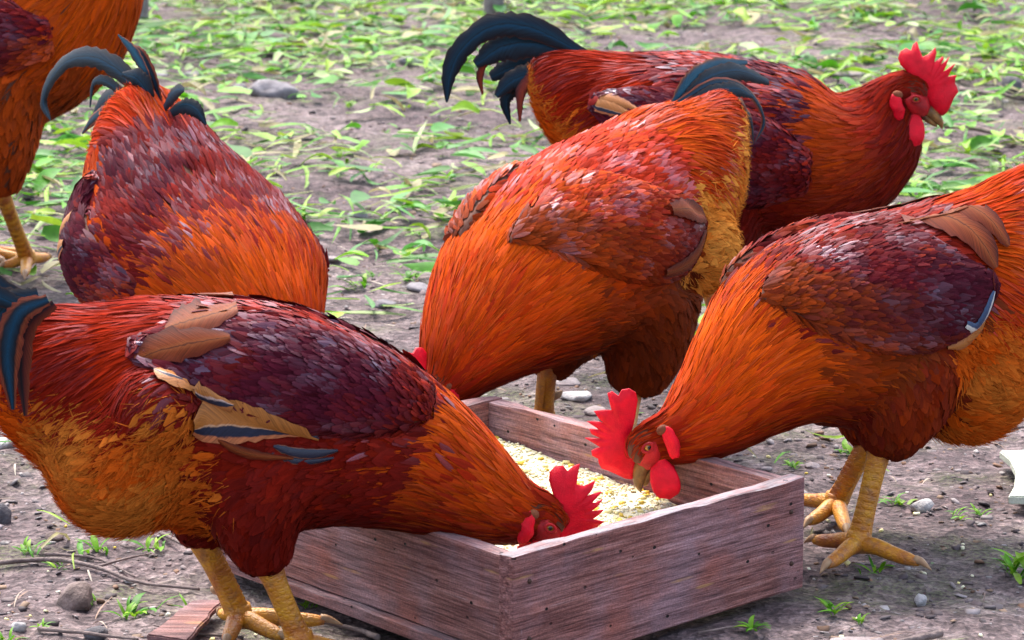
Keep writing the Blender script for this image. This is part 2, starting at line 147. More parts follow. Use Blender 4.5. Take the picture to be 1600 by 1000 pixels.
SCRAP = [(0.5886, 4.0915), (0.6667, 4.1013), (0.6532, 3.8722), (0.5684, 3.8693), (0.5817, 3.9167), (0.5939, 3.9867), (0.5955, 4.0464)]
PLANK = [(-0.3617, 3.333), (-0.3295, 3.4563), (-0.2974, 3.4587), (-0.3215, 3.3111)]
POSTS = [(-0.9522, 8.7873, 0.034), (-0.0458, 8.8738, 0.0262)]
SPRIGS = [(-0.4567, 3.6982, 1), (-0.3989, 3.7171, 1), (-0.3909, 3.4754, 1.2), (-0.5312, 3.7036, 0.7), (-0.4518, 3.8431, 0.6), (-0.2354, 5.2434, 1.4), (-0.1115, 5.9873, 1.3), (-0.4928, 3.6505, 0.5), (-0.4415, 3.5115, 0.5), (0.5377, 3.6244, 1.3), (0.5478, 3.5988, 1.2), (0.3302, 3.4635, 0.8), (0.4192, 4.1881, 1), (0.3414, 4.1046, 0.6), (0.4468, 3.9317, 0.8), (0.5101, 3.8431, 0.6), (0.6356, 4.44, 1.2), (0.7255, 6.0905, 1.5), (-0.1585, 5.2963, 1.0), (-0.2134, 3.4994, 0.6), (-0.3249, 3.4051, 0.5), (-0.5069, 3.3597, 0.6), (0.2462, 3.3936, 0.7), (0.3564, 3.4282, 0.5), (0.5358, 3.8722, 0.5)]

# ---------------------------------------------------------------- helpers
def tag(o, label=None, cat=None, group=None, kind=None):
    if label: o['label'] = label
    if cat: o['category'] = cat
    if group: o['group'] = group
    if kind: o['kind'] = kind
    return o

def empty(name, loc, rz=0):
    o = bpy.data.objects.new(name, None)
    o.empty_display_size = .05
    o.location = loc
    o.rotation_euler = (0, 0, rz)
    COL.objects.link(o)
    return o

def link_mesh(name, me, mat, parent=None):
    o = bpy.data.objects.new(name, me)
    if mat is not None and len(me.materials) == 0:
        me.materials.append(mat)
    COL.objects.link(o)
    if parent is not None:
        o.parent = parent
    return o

def mesh_py(name, verts, faces, mat, parent=None, smooth=True):
    me = bpy.data.meshes.new(name)
    me.from_pydata([tuple(v) for v in verts], [], faces)
    if smooth:
        me.polygons.foreach_set('use_smooth', [True] * len(me.polygons))
    me.update()
    return link_mesh(name, me, mat, parent)

def mesh_np(name, V, Q, mat, parent=None, col=None, uv=None, smooth=True):
    """V (n,3), Q (m,4) quads or (m,3); col per-vertex rgba, uv per-vertex"""
    me = bpy.data.meshes.new(name)
    k = Q.shape[1]
    me.vertices.add(len(V)); me.vertices.foreach_set('co', V.astype(np.float32).ravel())
    me.loops.add(Q.size); me.loops.foreach_set('vertex_index', Q.astype(np.int32).ravel())
    me.polygons.add(len(Q))
    me.polygons.foreach_set('loop_start', np.arange(0, Q.size, k, dtype=np.int32))
    me.polygons.foreach_set('loop_total', np.full(len(Q), k, dtype=np.int32))
    if smooth:
        me.polygons.foreach_set('use_smooth', np.ones(len(Q), dtype=bool))
    me.update(calc_edges=True)
    if col is not None:
        a = me.attributes.new('fcol', 'FLOAT_COLOR', 'POINT')
        a.data.foreach_set('color', col.astype(np.float32).ravel())
    if uv is not None:
        l = me.uv_layers.new(name='uv')
        l.data.foreach_set('uv', uv[Q.ravel()].astype(np.float32).ravel())
    return link_mesh(name, me, mat, parent)

def from_bm(name, bm, mat, parent=None, smooth=True):
    me = bpy.data.meshes.new(name)
    bm.to_mesh(me); bm.free()
    if smooth:
        me.polygons.foreach_set('use_smooth', [True] * len(me.polygons))
    return link_mesh(name, me, mat, parent)

def catmull(P, n):
    P = np.asarray(P, float)
    m = len(P)
    Pe = np.vstack([2 * P[0] - P[1], P, 2 * P[-1] - P[-2]])
    t = np.linspace(0, m - 1, n)
    i = np.minimum(t.astype(int), m - 2); f = (t - i)[:, None]
    a, b, c, d = Pe[i], Pe[i + 1], Pe[i + 2], Pe[i + 3]
    return .5 * (2 * b + (c - a) * f + (2 * a - 5 * b + 4 * c - d) * f ** 2 + (3 * b - a - 3 * c + d) * f ** 3), t

def norm(v):
    return v / np.maximum(np.linalg.norm(v, axis=-1, keepdims=True), 1e-9)

def tube(pts, rad, nseg=10, nper=4, squash=1.0):
    """smooth tapered tube; returns verts, faces"""
    P, _ = catmull(np.hstack([np.asarray(pts, float), np.asarray(rad, float)[:, None]]), (len(pts) - 1) * nper + 1)
    R = np.maximum(P[:, 3], 1e-4); C = P[:, :3]
    T = norm(np.gradient(C, axis=0))
    ref = np.array([0, 0, 1.0]) if abs(T[:, 2]).mean() < .8 else np.array([1.0, 0, 0])
    A = norm(np.cross(T, ref)); Bv = norm(np.cross(A, T))
    V, Fc = [], []
    for i in range(len(C)):
        for j in range(nseg):
            an = 2 * math.pi * j / nseg
            V.append(C[i] + A[i] * R[i] * math.cos(an) + Bv[i] * R[i] * squash * math.sin(an))
    for i in range(len(C) - 1):
        for j in range(nseg):
            k = (j + 1) % nseg
            Fc.append((i * nseg + j, i * nseg + k, (i + 1) * nseg + k, (i + 1) * nseg + j))
    V.append(C[0]); V.append(C[-1]); a, b = len(V) - 2, len(V) - 1
    for j in range(nseg):
        k = (j + 1) % nseg
        Fc.append((a, k, j)); Fc.append((b, (len(C) - 1) * nseg + j, (len(C) - 1) * nseg + k))
    return V, Fc

def merge(parts):
    V, Fc = [], []
    for v, f in parts:
        o = len(V); V += list(v); Fc += [tuple(i + o for i in q) for q in f]
    return V, Fc

def fbm(p, s, o=3):
    return noise.fractal(Vector(p) * s, 1.0, 2.0, o)

# ---------------------------------------------------------------- materials
def mat(name):
    m = bpy.data.materials.new(name); m.use_nodes = True
    nt = m.node_tree
    return m, nt, nt.nodes['Principled BSDF']

def N(nt, t, **kw):
    n = nt.nodes.new(t)
    for k, v in kw.items():
        setattr(n, k, v)
    return n

def L(nt, a, b): nt.links.new(a, b)

def texn(nt, vec, scale, detail=4, rough=.55):
    n = N(nt, 'ShaderNodeTexNoise'); n.inputs['Scale'].default_value = scale
    n.inputs['Detail'].default_value = detail; n.inputs['Roughness'].default_value = rough
    if vec is not None: L(nt, vec, n.inputs['Vector'])
    return n.outputs['Fac']

def ramp(nt, fac, stops, interp='LINEAR'):
    r = N(nt, 'ShaderNodeValToRGB'); r.color_ramp.interpolation = interp
    e = r.color_ramp.elements
    while len(e) < len(stops): e.new(.5)
    for x, (p, c) in zip(e, stops):
        x.position = p; x.color = (*c, 1) if len(c) == 3 else c
    L(nt, fac, r.inputs[0]); return r.outputs[0]

def mix(nt, fac, a, b, mode='MIX'):
    m = N(nt, 'ShaderNodeMix', data_type='RGBA', blend_type=mode)
    for s, v in ((m.inputs[0], fac), (m.inputs[6], a), (m.inputs[7], b)):
        if hasattr(v, 'is_output'): L(nt, v, s)
        elif isinstance(v, (int, float)): s.default_value = v
        else: s.default_value = (*v, 1)
    return m.outputs[2]

def math_(nt, op, a, b=None, c=None):
    m = N(nt, 'ShaderNodeMath', operation=op)
    for s, v in zip(m.inputs, (a, b, c)):
        if v is None: continue
        if hasattr(v, 'is_output'): L(nt, v, s)
        else: s.default_value = v
    return m.outputs[0]

def bump(nt, bs, h, strength, dist=.002):
    b = N(nt, 'ShaderNodeBump'); b.inputs['Strength'].default_value = strength; b.inputs['Distance'].default_value = dist
    L(nt, h, b.inputs['Height']); L(nt, b.outputs[0], bs.inputs['Normal']); return b

def mapping(nt, vec, scale=(1, 1, 1), rot=(0, 0, 0)):
    m = N(nt, 'ShaderNodeMapping'); m.inputs['Scale'].default_value = scale; m.inputs['Rotation'].default_value = rot
    L(nt, vec, m.inputs[0]); return m.outputs[0]

def feather_mat(name, spec=.5):
    m, nt, bs = mat(name)
    at = N(nt, 'ShaderNodeAttribute', attribute_name='fcol')
    uv = N(nt, 'ShaderNodeUVMap'); uv.uv_map = 'uv'
    st = texn(nt, mapping(nt, uv.outputs[0], (3, .9, 1)), 1.0, 3, .6)
    k = ramp(nt, st, [(.28, (.76, .74, .74)), (.5, (1, 1, 1)), (.74, (1.24, 1.23, 1.2))])
    c = mix(nt, 1.0, at.outputs['Color'], k, 'MULTIPLY')
    L(nt, c, bs.inputs['Base Color'])
    rg = N(nt, 'ShaderNodeMapRange'); rg.inputs[3].default_value = .85; rg.inputs[4].default_value = .27
    L(nt, at.outputs['Alpha'], rg.inputs[0]); L(nt, rg.outputs[0], bs.inputs['Roughness'])
    sp = N(nt, 'ShaderNodeMapRange'); sp.inputs[3].default_value = .015; sp.inputs[4].default_value = .85 * spec / .5
    L(nt, at.outputs['Alpha'], sp.inputs[0]); L(nt, sp.outputs[0], bs.inputs['Specular IOR Level'])
    bs.inputs['Specular Tint'].default_value = (.78, .72, 1.0, 1)     # violet structural sheen
    bump(nt, bs, st, .5, .0012)
    return m

M_FEATHER = feather_mat('plumage')

m, nt, bs = mat('under_plumage'); M_UNDER = m
bs.inputs['Base Color'].default_value = (.10, .026, .010, 1); bs.inputs['Roughness'].default_value = .8

m, nt, bs = mat('fluff'); M_FLUFF = m
at = N(nt, 'ShaderNodeAttribute', attribute_name='fcol'); L(nt, at.outputs['Color'], bs.inputs['Base Color'])
bs.inputs['Roughness'].default_value = .85; bs.inputs['Specular IOR Level'].default_value = .03

def vane_mat(name, stops, gloss=.35, spec=.5):
    """big feather: colour bands across the vane (uv.x), barbs slanting off the quill"""
    m, nt, bs = mat(name)
    uv = N(nt, 'ShaderNodeUVMap'); uv.uv_map = 'uv'
    sx = N(nt, 'ShaderNodeSeparateXYZ'); L(nt, uv.outputs[0], sx.inputs[0])
    wob = texn(nt, mapping(nt, uv.outputs[0], (2, 5, 1)), 2.2, 3)
    x = math_(nt, 'ADD', sx.outputs[0], math_(nt, 'MULTIPLY', math_(nt, 'SUBTRACT', wob, .5), .16))
    c = ramp(nt, x, stops)
    ab = math_(nt, 'ABSOLUTE', math_(nt, 'SUBTRACT', sx.outputs[0], .5))
    slant = math_(nt, 'ADD', math_(nt, 'MULTIPLY', sx.outputs[1], 1.0), math_(nt, 'MULTIPLY', ab, -.35))
    cv = N(nt, 'ShaderNodeCombineXYZ'); L(nt, math_(nt, 'MULTIPLY', slant, 85), cv.inputs[0]); L(nt, ab, cv.inputs[1])
    b = texn(nt, cv.outputs[0], 1.0, 2)
    c = mix(nt, 1.0, c, ramp(nt, b, [(.3, (.55, .55, .55)), (.7, (1.35, 1.35, 1.35))]), 'MULTIPLY')
    L(nt, c, bs.inputs['Base Color'])
    bs.inputs['Roughness'].default_value = gloss; bs.inputs['Specular IOR Level'].default_value = spec
    bump(nt, bs, b, .35, .001)
    return m

TAN = (.36, .125, .022); RUST = (.15, .027, .006); NAVY = (.010, .014, .035); TEAL = (.002, .034, .070); BLK = (.006, .007, .011); MAR = (.13, .022, .012)
M_TAIL = [
    vane_mat('tail_black_teal', [(0, (.03, .012, .01)), (.08, BLK), (.30, (.004, .016, .028)), (.44, TEAL), (.47, (.002, .024, .045)), (.5, (.004, .006, .010)), (.53, (.002, .024, .045)), (.7, (.004, .013, .026)), (.92, BLK), (1, (.03, .012, .01))], .5, .14),
    vane_mat('tail_teal_maroon', [(0, MAR), (.16, (.16, .035, .014)), (.25, BLK), (.5, TEAL), (.74, BLK), (.86, (.15, .03, .012)), (1, MAR)], .5, .14),
    vane_mat('tail_maroon_black', [(0, (.16, .03, .012)), (.4, (.09, .014, .010)), (.62, BLK), (1, (.06, .012, .01))], .5, .14),
    vane_mat('tail_blue', [(0, (.22, .06, .02)), (.12, (.05, .03, .03)), (.25, (.006, .045, .080)), (.6, (.012, .075, .12)), (.85, (.005, .025, .05)), (1, (.25, .07, .02))], .5, .14),
    vane_mat('tail_maroon', [(0, (.06, .012, .012)), (.3, (.22, .035, .016)), (.6, (.16, .022, .014)), (1, (.03, .008, .01))], .5, .14),
]
M_VANE = {
    'tan': vane_mat('vane_tan', [(0, (.30, .09, .03)), (.25, TAN), (.7, (.42, .15, .04)), (1, (.25, .07, .03))], .5, .3),
    'rust': vane_mat('vane_rust', [(0, (.10, .014, .006)), (.3, RUST), (.44, (.20, .05, .012)), (.47, (.05, .010, .006)), (.51, (.20, .05, .012)), (.6, (.17, .032, .007)), (1, (.06, .009, .006))], .6, .1),
    'navy': vane_mat('vane_navy', [(0, (.3, .1, .04)), (.12, NAVY), (.9, NAVY), (1, (.25, .08, .03))], .4, .5),
    'tan_navy': vane_mat('vane_tan_navy', [(0, (.40, .13, .05)), (.13, (.42, .13, .05)), (.17, NAVY), (.36, NAVY), (.40, (.50, .28, .16)), (.44, TAN), (1, (.34, .12, .025))], .5, .3),
    'tan_line': vane_mat('vane_tan_line', [(0, TAN), (.42, (.42, .16, .05)), (.48, NAVY), (.62, NAVY), (.68, (.5, .35, .3)), (.74, TAN), (1, TAN)], .45, .4),
    'white_navy': vane_mat('vane_white_navy', [(0, (.6, .6, .58)), (.45, (.6, .6, .58)), (.55, (.02, .05, .12)), (1, (.02, .05, .12))], .45, .4),
}

def skin_mat(name, base, dark, rough=.45, sss=.15, bscale=650, bstr=.7):
    m, nt, bs = mat(name)
    tc = N(nt, 'ShaderNodeTexCoord')
    n = texn(nt, tc.outputs['Object'], 70, 4)
    L(nt, ramp(nt, n, [(.3, dark), (.62, base)]), bs.inputs['Base Color'])
    bs.inputs['Roughness'].default_value = rough
    bs.inputs['Subsurface Weight'].default_value = 0
    bs.inputs['Subsurface Radius'].default_value = (.006, .0015, .001)
    bs.inputs['Subsurface Scale'].default_value = 1
    bs.inputs['Specular IOR Level'].default_value = .2
    bump(nt, bs, texn(nt, tc.outputs['Object'], bscale, 3), bstr, .001)
    return m

M_COMB = skin_mat('comb_skin', (.74, .003, .020), (.52, .002, .013))
M_FACE = skin_mat('face_skin', (.44, .012, .016), (.22, .008, .010), .55, .1, 700, .7)
M_EAR = skin_mat('ear_tuft', (.22, .07, .03), (.12, .03, .015), .8, 0)
M_BEAK = skin_mat('beak_horn', (.30, .15, .045), (.07, .035, .02), .4, .05, 300, .2)
M_CLAW = skin_mat('claw_horn', (.40, .25, .14), (.22, .11, .06), .45, .05, 300, .2)

m, nt, bs = mat('leg_scales'); M_LEG = m
tc = N(nt, 'ShaderNodeTexCoord')
vo = N(nt, 'ShaderNodeTexVoronoi', feature='DISTANCE_TO_EDGE'); vo.inputs['Scale'].default_value = 210
L(nt, mapping(nt, tc.outputs['Object'], (.7, .7, 1.3)), vo.inputs['Vector'])
sc_ = ramp(nt, vo.outputs['Distance'], [(0, (0, 0, 0)), (.25, (1, 1, 1))])
pat = ramp(nt, texn(nt, tc.outputs['Object'], 38, 4), [(.32, (.34, .085, .012)), (.5, (.54, .21, .010)), (.72, (.62, .30, .014))])
dirt = ramp(nt, texn(nt, tc.outputs['Object'], 90, 5), [(.5, (0, 0, 0)), (.72, (.7, .7, .7))])
L(nt, mix(nt, dirt, mix(nt, sc_, mix(nt, .3, pat, (.30, .08, .03)), pat), (.20, .09, .045)), bs.inputs['Base Color'])
bs.inputs['Roughness'].default_value = .5
bump(nt, bs, math_(nt, 'ADD', sc_, texn(nt, tc.outputs['Object'], 300, 4)), .4, .0012)

m, nt, bs = mat('eye'); M_EYE = m
tc = N(nt, 'ShaderNodeTexCoord'); mp = mapping(nt, tc.outputs['Object'], (1, 0, 1))
vl = N(nt, 'ShaderNodeVectorMath', operation='LENGTH'); L(nt, mp, vl.inputs[0])
L(nt, ramp(nt, math_(nt, 'MULTIPLY', vl.outputs['Value'], 150), [(0, (.005, .004, .003)), (.30, (.005, .004, .003)), (.36, (.30, .11, .012)), (.58, (.36, .16, .02)), (.68, (.04, .012, .008))]), bs.inputs['Base Color'])
bs.inputs['Roughness'].default_value = .08

def wood_mat(name, worn_sky_amt, tone=(1, 1, 1), fine=1.0):
    m, nt, bs = mat(name)
    tc = N(nt, 'ShaderNodeTexCoord'); ob = tc.outputs['Object']
    g0 = texn(nt, ob, 7, 5, .6)
    wv = N(nt, 'ShaderNodeMixRGB') if False else None
    g1 = texn(nt, mapping(nt, ob, (2.6, 40, 62 * fine)), 2.4, 8, .68)
    g2 = texn(nt, mapping(nt, ob, (9, 80, 230)), 2.2, 5, .65)
    g4 = texn(nt, ob, 420, 3, .7)
    c = ramp(nt, g1, [(.30, (.045, .017, .016)), (.42, (.14, .052, .043)), (.55, (.24, .105, .085)), (.66, (.30, .155, .135)), (.78, (.40, .26, .24))])
    c = mix(nt, ramp(nt, g0, [(.45, (0, 0, 0)), (.66, (.75, .75, .75))]), c, mix(nt, 1.0, (.27, .175, .19), ramp(nt, g1, [(.3, (.5, .5, .5)), (.7, (1.25, 1.25, 1.25))]), 'MULTIPLY'))
    c = mix(nt, ramp(nt, texn(nt, ob, 11, 4), [(.52, (0, 0, 0)), (.7, (.6, .6, .6))]), c, mix(nt, 1.0, (.30, .085, .05), ramp(nt, g1, [(.3, (.4, .4, .4)), (.7, (1.3, 1.3, 1.3))]), 'MULTIPLY'))
    c = mix(nt, 1.0, c, ramp(nt, g2, [(.34, (.42, .38, .40)), (.5, (1, 1, 1)), (.68, (1.4, 1.36, 1.34))]), 'MULTIPLY')
    c = mix(nt, 1.0, c, ramp(nt, g4, [(.35, (.75, .75, .75)), (.65, (1.2, 1.2, 1.2))]), 'MULTIPLY')
    c = mix(nt, 1.0, c, tuple(1.3 * t * q for t, q in zip(tone, (1.02, 1.02, 1.06))), 'MULTIPLY')
    vo = N(nt, 'ShaderNodeTexVoronoi'); vo.inputs['Scale'].default_value = 46; L(nt, mapping(nt, ob, (1, 1, 1.5)), vo.inputs['Vector'])
    sel = ramp(nt, texn(nt, ob, 18, 2), [(.40, (0, 0, 0)), (.48, (1, 1, 1))])
    hole = math_(nt, 'MULTIPLY', ramp(nt, vo.outputs['Distance'], [(.09, (1, 1, 1)), (.125, (0, 0, 0))]), sel)
    vw = N(nt, 'ShaderNodeTexVoronoi'); vw.inputs['Scale'].default_value = 22; L(nt, mapping(nt, ob, (.4, 1, 3.8)), vw.inputs['Vector'])
    gash = math_(nt, 'MULTIPLY', ramp(nt, vw.outputs['Distance'], [(.09, (1, 1, 1)), (.18, (0, 0, 0))]), ramp(nt, texn(nt, ob, 30, 3), [(.40, (0, 0, 0)), (.56, (.9, .9, .9))]))
    c = mix(nt, gash, c, (.50, .26, .12))
    vs_ = N(nt, 'ShaderNodeTexVoronoi'); vs_.inputs['Scale'].default_value = 30; L(nt, mapping(nt, ob, (1.8, 1, .7)), vs_.inputs['Vector'])
    splash = math_(nt, 'MULTIPLY', ramp(nt, vs_.outputs['Distance'], [(.06, (1, 1, 1)), (.13, (0, 0, 0))]), ramp(nt, texn(nt, ob, 14, 2), [(.5, (0, 0, 0)), (.62, (.8, .8, .8))]))
    c = mix(nt, splash, c, (.52, .48, .50))
    c = mix(nt, hole, c, (.012, .008, .008))
    if worn_sky_amt:  # up-facing wood painted paler: edge wear plus grey-white sky light in the colour
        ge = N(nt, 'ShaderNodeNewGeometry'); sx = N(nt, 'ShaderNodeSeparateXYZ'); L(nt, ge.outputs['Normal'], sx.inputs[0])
        worn_sky = math_(nt, 'MULTIPLY', ramp(nt, sx.outputs[2], [(.5, (0, 0, 0)), (.9, (worn_sky_amt,) * 3)]), ramp(nt, texn(nt, mapping(nt, ob, (1, 2, 1)), 30, 5), [(.35, (.25, .25, .25)), (.55, (1, 1, 1))]))
        c = mix(nt, worn_sky, c, mix(nt, 1.0, (.31, .285, .31), ramp(nt, g2, [(.3, (.6, .6, .6)), (.7, (1.2, 1.2, 1.2))]), 'MULTIPLY'))
    L(nt, c, bs.inputs['Base Color']); bs.inputs['Roughness'].default_value = .7; bs.inputs['Specular IOR Level'].default_value = .25
    hh = math_(nt, 'SUBTRACT', math_(nt, 'ADD', g1, math_(nt, 'MULTIPLY', g2, .8)), math_(nt, 'MULTIPLY', hole, 1.5))
    bump(nt, bs, hh, 1.0, .004)
    return m
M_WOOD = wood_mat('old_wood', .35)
M_WOODF = wood_mat('old_wood_worn_skylit_rim', .8, (1.05, 1.0, 1.02))  # front rim: strongest mix of wear and painted sky light
M_PLANK = wood_mat('splinter_wood', 0, (.8, .78, .75))

def tint_mat(name, rough=.6, transl=0.0, spec=.3, vein=False):
    m, nt, bs = mat(name)
    at = N(nt, 'ShaderNodeAttribute', attribute_name='fcol')
    tc = N(nt, 'ShaderNodeTexCoord')
    n = texn(nt, tc.outputs['Object'], 60, 3)
    c = mix(nt, 1.0, at.outputs['Color'], ramp(nt, n, [(.3, (.72, .72, .72)), (.7, (1.22, 1.22, 1.22))]), 'MULTIPLY')
    L(nt, c, bs.inputs['Base Color']); bs.inputs['Roughness'].default_value = rough; bs.inputs['Specular IOR Level'].default_value = spec
    if transl:
        t = N(nt, 'ShaderNodeBsdfTranslucent'); L(nt, c, t.inputs[0])
        ms = N(nt, 'ShaderNodeMixShader'); ms.inputs[0].default_value = transl
        L(nt, bs.outputs[0], ms.inputs[1]); L(nt, t.outputs[0], ms.inputs[2])
        L(nt, ms.outputs[0], nt.nodes['Material Output'].inputs[0])
    bump(nt, bs, texn(nt, tc.outputs['Object'], 350, 3), .4, .001)
    return m

M_LEAF = tint_mat('leaf', .5, .3, .25)
M_GRIT = tint_mat('grit', .8, 0, .3)
M_CORN = tint_mat('corn', .55, .12, .4)

def stone_mat(name, a, b):
    m, nt, bs = mat(name)
    tc = N(nt, 'ShaderNodeTexCoord')
    n = texn(nt, tc.outputs['Object'], 55, 6)
    L(nt, mix(nt, 1.0, ramp(nt, n, [(.3, a), (.68, b)]), (.74, .74, .74), 'MULTIPLY'), bs.inputs['Base Color'])
    bs.inputs['Roughness'].default_value = .8
    bump(nt, bs, texn(nt, tc.outputs['Object'], 260, 6), .8, .003)
    return m
M_STONE = {'g': stone_mat('stone_grey', (.16, .14, .15), (.33, .30, .32)), 'v': stone_mat('stone_violet', (.15, .12, .15), (.34, .29, .34)),
           'r': stone_mat('stone_brown', (.10, .065, .055), (.30, .21, .19)), 'd': stone_mat('stone_dark', (.05, .045, .055), (.14, .125, .14)),
           'w': stone_mat('stone_pale', (.35, .33, .34), (.66, .63, .62)), 'p': stone_mat('stone_pink', (.26, .20, .20), (.46, .39, .39))}
M_TWIG = stone_mat('twig_bark', (.12, .08, .075), (.30, .22, .20))
M_POST = stone_mat('post_bark', (.16, .13, .13), (.32, .28, .27))
M_SCRAP = stone_mat('scrap_paint', (.66, .72, .58), (.78, .82, .68))

m, nt, bs = mat('soil'); M_SOIL = m
tc = N(nt, 'ShaderNodeTexCoord'); ob = tc.outputs['Object']
a1 = texn(nt, ob, 2.2, 5); a2 = texn(nt, ob, 34, 6, .65); a3 = texn(nt, ob, 190, 4, .7)
c = ramp(nt, a2, [(.28, (.050, .038, .039)), (.48, (.135, .104, .103)), (.62, (.205, .166, .163)), (.8, (.33, .285, .285))])
c = mix(nt, ramp(nt, a1, [(.40, (0, 0, 0)), (.60, (.9, .9, .9))]), c, mix(nt, 1.0, c, (.50, .44, .48), 'MULTIPLY'))
vo = N(nt, 'ShaderNodeTexVoronoi'); vo.inputs['Scale'].default_value = 120; L(nt, ob, vo.inputs['Vector'])
c = mix(nt, 1.0, c, ramp(nt, vo.outputs['Color'], [(.2, (.62, .60, .62)), (.8, (1.35, 1.3, 1.3))]), 'MULTIPLY')
c = mix(nt, 1.0, c, ramp(nt, a3, [(.34, (.5, .48, .5)), (.5, (1, 1, 1)), (.68, (1.55, 1.5, 1.48))]), 'MULTIPLY')
moss = math_(nt, 'MULTIPLY', ramp(nt, texn(nt, ob, 5.5, 5, .6), [(.52, (0, 0, 0)), (.68, (1, 1, 1))]), ramp(nt, a3, [(.42, (0, 0, 0)), (.6, (1, 1, 1))]))
c = mix(nt, math_(nt, 'MULTIPLY', moss, .42), c, (.12, .19, .035))
L(nt, c, bs.inputs['Base Color']); bs.inputs['Roughness'].default_value = .85; bs.inputs['Specular IOR Level'].default_value = .25
bump(nt, bs, math_(nt, 'ADD', math_(nt, 'ADD', a2, math_(nt, 'MULTIPLY', a3, .5)), math_(nt, 'MULTIPLY', vo.outputs['Distance'], .6)), 1.0, .006)

# ---------------------------------------------------------------- ground
def gz(x, y):
    return .010 * fbm((x, y, 0), 3.0, 3) + .006 * fbm((x, y, 4.1), 14, 3) + .003 * fbm((x, y, 9.3), 45, 2) - .012

def axis(lo, hi, step, far):
    c = list(np.arange(lo, hi + 1e-6, step)); s = step
    a = []; x = lo
    while x > -far:
        s *= 1.35; x -= s; a.append(x)
    b = []; x = hi; s = step
    while x < far:
        s *= 1.35; x += s; b.append(x)
    return np.array(a[::-1] + c + b)
xs = axis(-1.7, 1.7, .017, 150); ys = axis(2.75, 9.6, .019, 150)
GX, GY = np.meshgrid(xs, ys)
GZ = np.zeros_like(GX)
for i in range(GX.shape[0]):
    for j in range(GX.shape[1]):
        x, y = GX[i, j], GY[i, j]
        if -2 < x < 2 and 2.4 < y < 10:
            GZ[i, j] = gz(x, y)
nx, ny = len(xs), len(ys)
idx = np.arange(nx * ny).reshape(ny, nx)
Q = np.stack([idx[:-1, :-1], idx[:-1, 1:], idx[1:, 1:], idx[1:, :-1]], -1).reshape(-1, 4)
ground = mesh_np('ground', np.stack([GX, GY, GZ], -1).reshape(-1, 3), Q, M_SOIL)
tag(ground, kind='structure')

# ---------------------------------------------------------------- trough
TA, TB, TH, TL, TT = np.array([.0012, 3.2178]), np.array([.3058, 3.5287]), .119, .50, .020
sdir = (TB - TA) / np.linalg.norm(TB - TA); TW = float(np.linalg.norm(TB - TA))
la = math.atan2(sdir[1], sdir[0]) + math.radians(83.5)
ldir = np.array([math.cos(la), math.sin(la)])

def board(name, p0, p1, z0, z1, thick, inward, parent, m=None):
    """board between two ground points, its thickness towards `inward`; local x runs along the grain"""
    p0 = np.array(p0, float); p1 = np.array(p1, float); d = p1 - p0; ln = np.linalg.norm(d); d = d / ln
    n = np.array([-d[1], d[0]]); sgn = 1 if n @ np.array(inward) > 0 else -1
    nx_ = max(8, int(ln / .03)); bm = bmesh.new()
    prof = [(0, z0), (0, z1), (thick, z1), (thick, z0)]
    rings = []
    for i in range(nx_ + 1):
        t = ln * i / nx_; r = []
        for (o, z) in prof:
            w = .0018 * noise.noise(Vector((t * 9 + p0[0] * 31, z * 20, o * 40))) if 0 < i < nx_ else 0
            dz = .0030 * noise.noise(Vector((t * 20 + 7.7 * p0[1], o * 90, 1.3))) if z == z1 else 0
            r.append(bm.verts.new((t, sgn * o + w, z + dz)))
        rings.append(r)
    for i in range(nx_):
        for k in range(4):
            a, b = rings[i], rings[i + 1]; k2 = (k + 1) % 4
            bm.faces.new((a[k], a[k2], b[k2], b[k]))
    bm.faces.new(rings[0][::-1]); bm.faces.new(rings[-1])
    bmesh.ops.recalc_face_normals(bm, faces=bm.faces)
    ed = [e for e in bm.edges if len(e.link_faces) == 2 and e.calc_face_angle() > 1.0]
    bmesh.ops.bevel(bm, geom=ed, offset=.0022, segments=2, affect='EDGES', profile=.6)
    o = from_bm(name, bm, m or M_WOOD, parent, smooth=False)
    o.location = (p0[0] - TA[0], p0[1] - TA[1], 0); o.rotation_euler = (0, 0, math.atan2(d[1], d[0]))
    return o

trough = empty('feed_trough', (TA[0], TA[1], 0))
tag(trough, 'weathered brown wooden feed trough filled with cracked corn', 'trough')
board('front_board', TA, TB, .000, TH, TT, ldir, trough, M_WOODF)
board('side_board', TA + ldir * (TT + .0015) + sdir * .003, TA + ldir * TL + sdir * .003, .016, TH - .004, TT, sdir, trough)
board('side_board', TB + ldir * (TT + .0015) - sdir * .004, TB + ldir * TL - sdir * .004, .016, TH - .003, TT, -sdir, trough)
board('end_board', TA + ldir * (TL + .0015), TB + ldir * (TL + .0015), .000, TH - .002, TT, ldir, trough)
for q in range(5):      # floor planks; the outer one shows as a ledge under the near side
    o0 = -.007 + q * (TW - .004) / 5
    sh = TT + .002 + max(0, o0 + (TW - .004) / 5) * math.cos(la - math.atan2(sdir[1], sdir[0])) + .001
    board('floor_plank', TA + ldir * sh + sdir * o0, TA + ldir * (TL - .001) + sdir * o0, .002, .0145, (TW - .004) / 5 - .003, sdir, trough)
m, nt, bs = mat('rusty_nail'); M_NAIL = m
bs.inputs['Base Color'].default_value = (.07, .035, .025, 1); bs.inputs['Roughness'].default_value = .6; bs.inputs['Metallic'].default_value = .5
nrm = np.array([sdir[1], -sdir[0]])
for f, z in ((.022, .032), (.022, .09), (TW - .02, .03), (TW - .022, .086)):   # nail heads on the front board
    c3 = TA + sdir * f - TA + nrm * -.0005
    V, Fc = tube([(c3[0], c3[1], z), (c3[0] + nrm[0] * .0018, c3[1] + nrm[1] * .0018, z)], [.0028, .0024], 10, 2)
    mesh_py('nail', V, Fc, M_NAIL, trough)

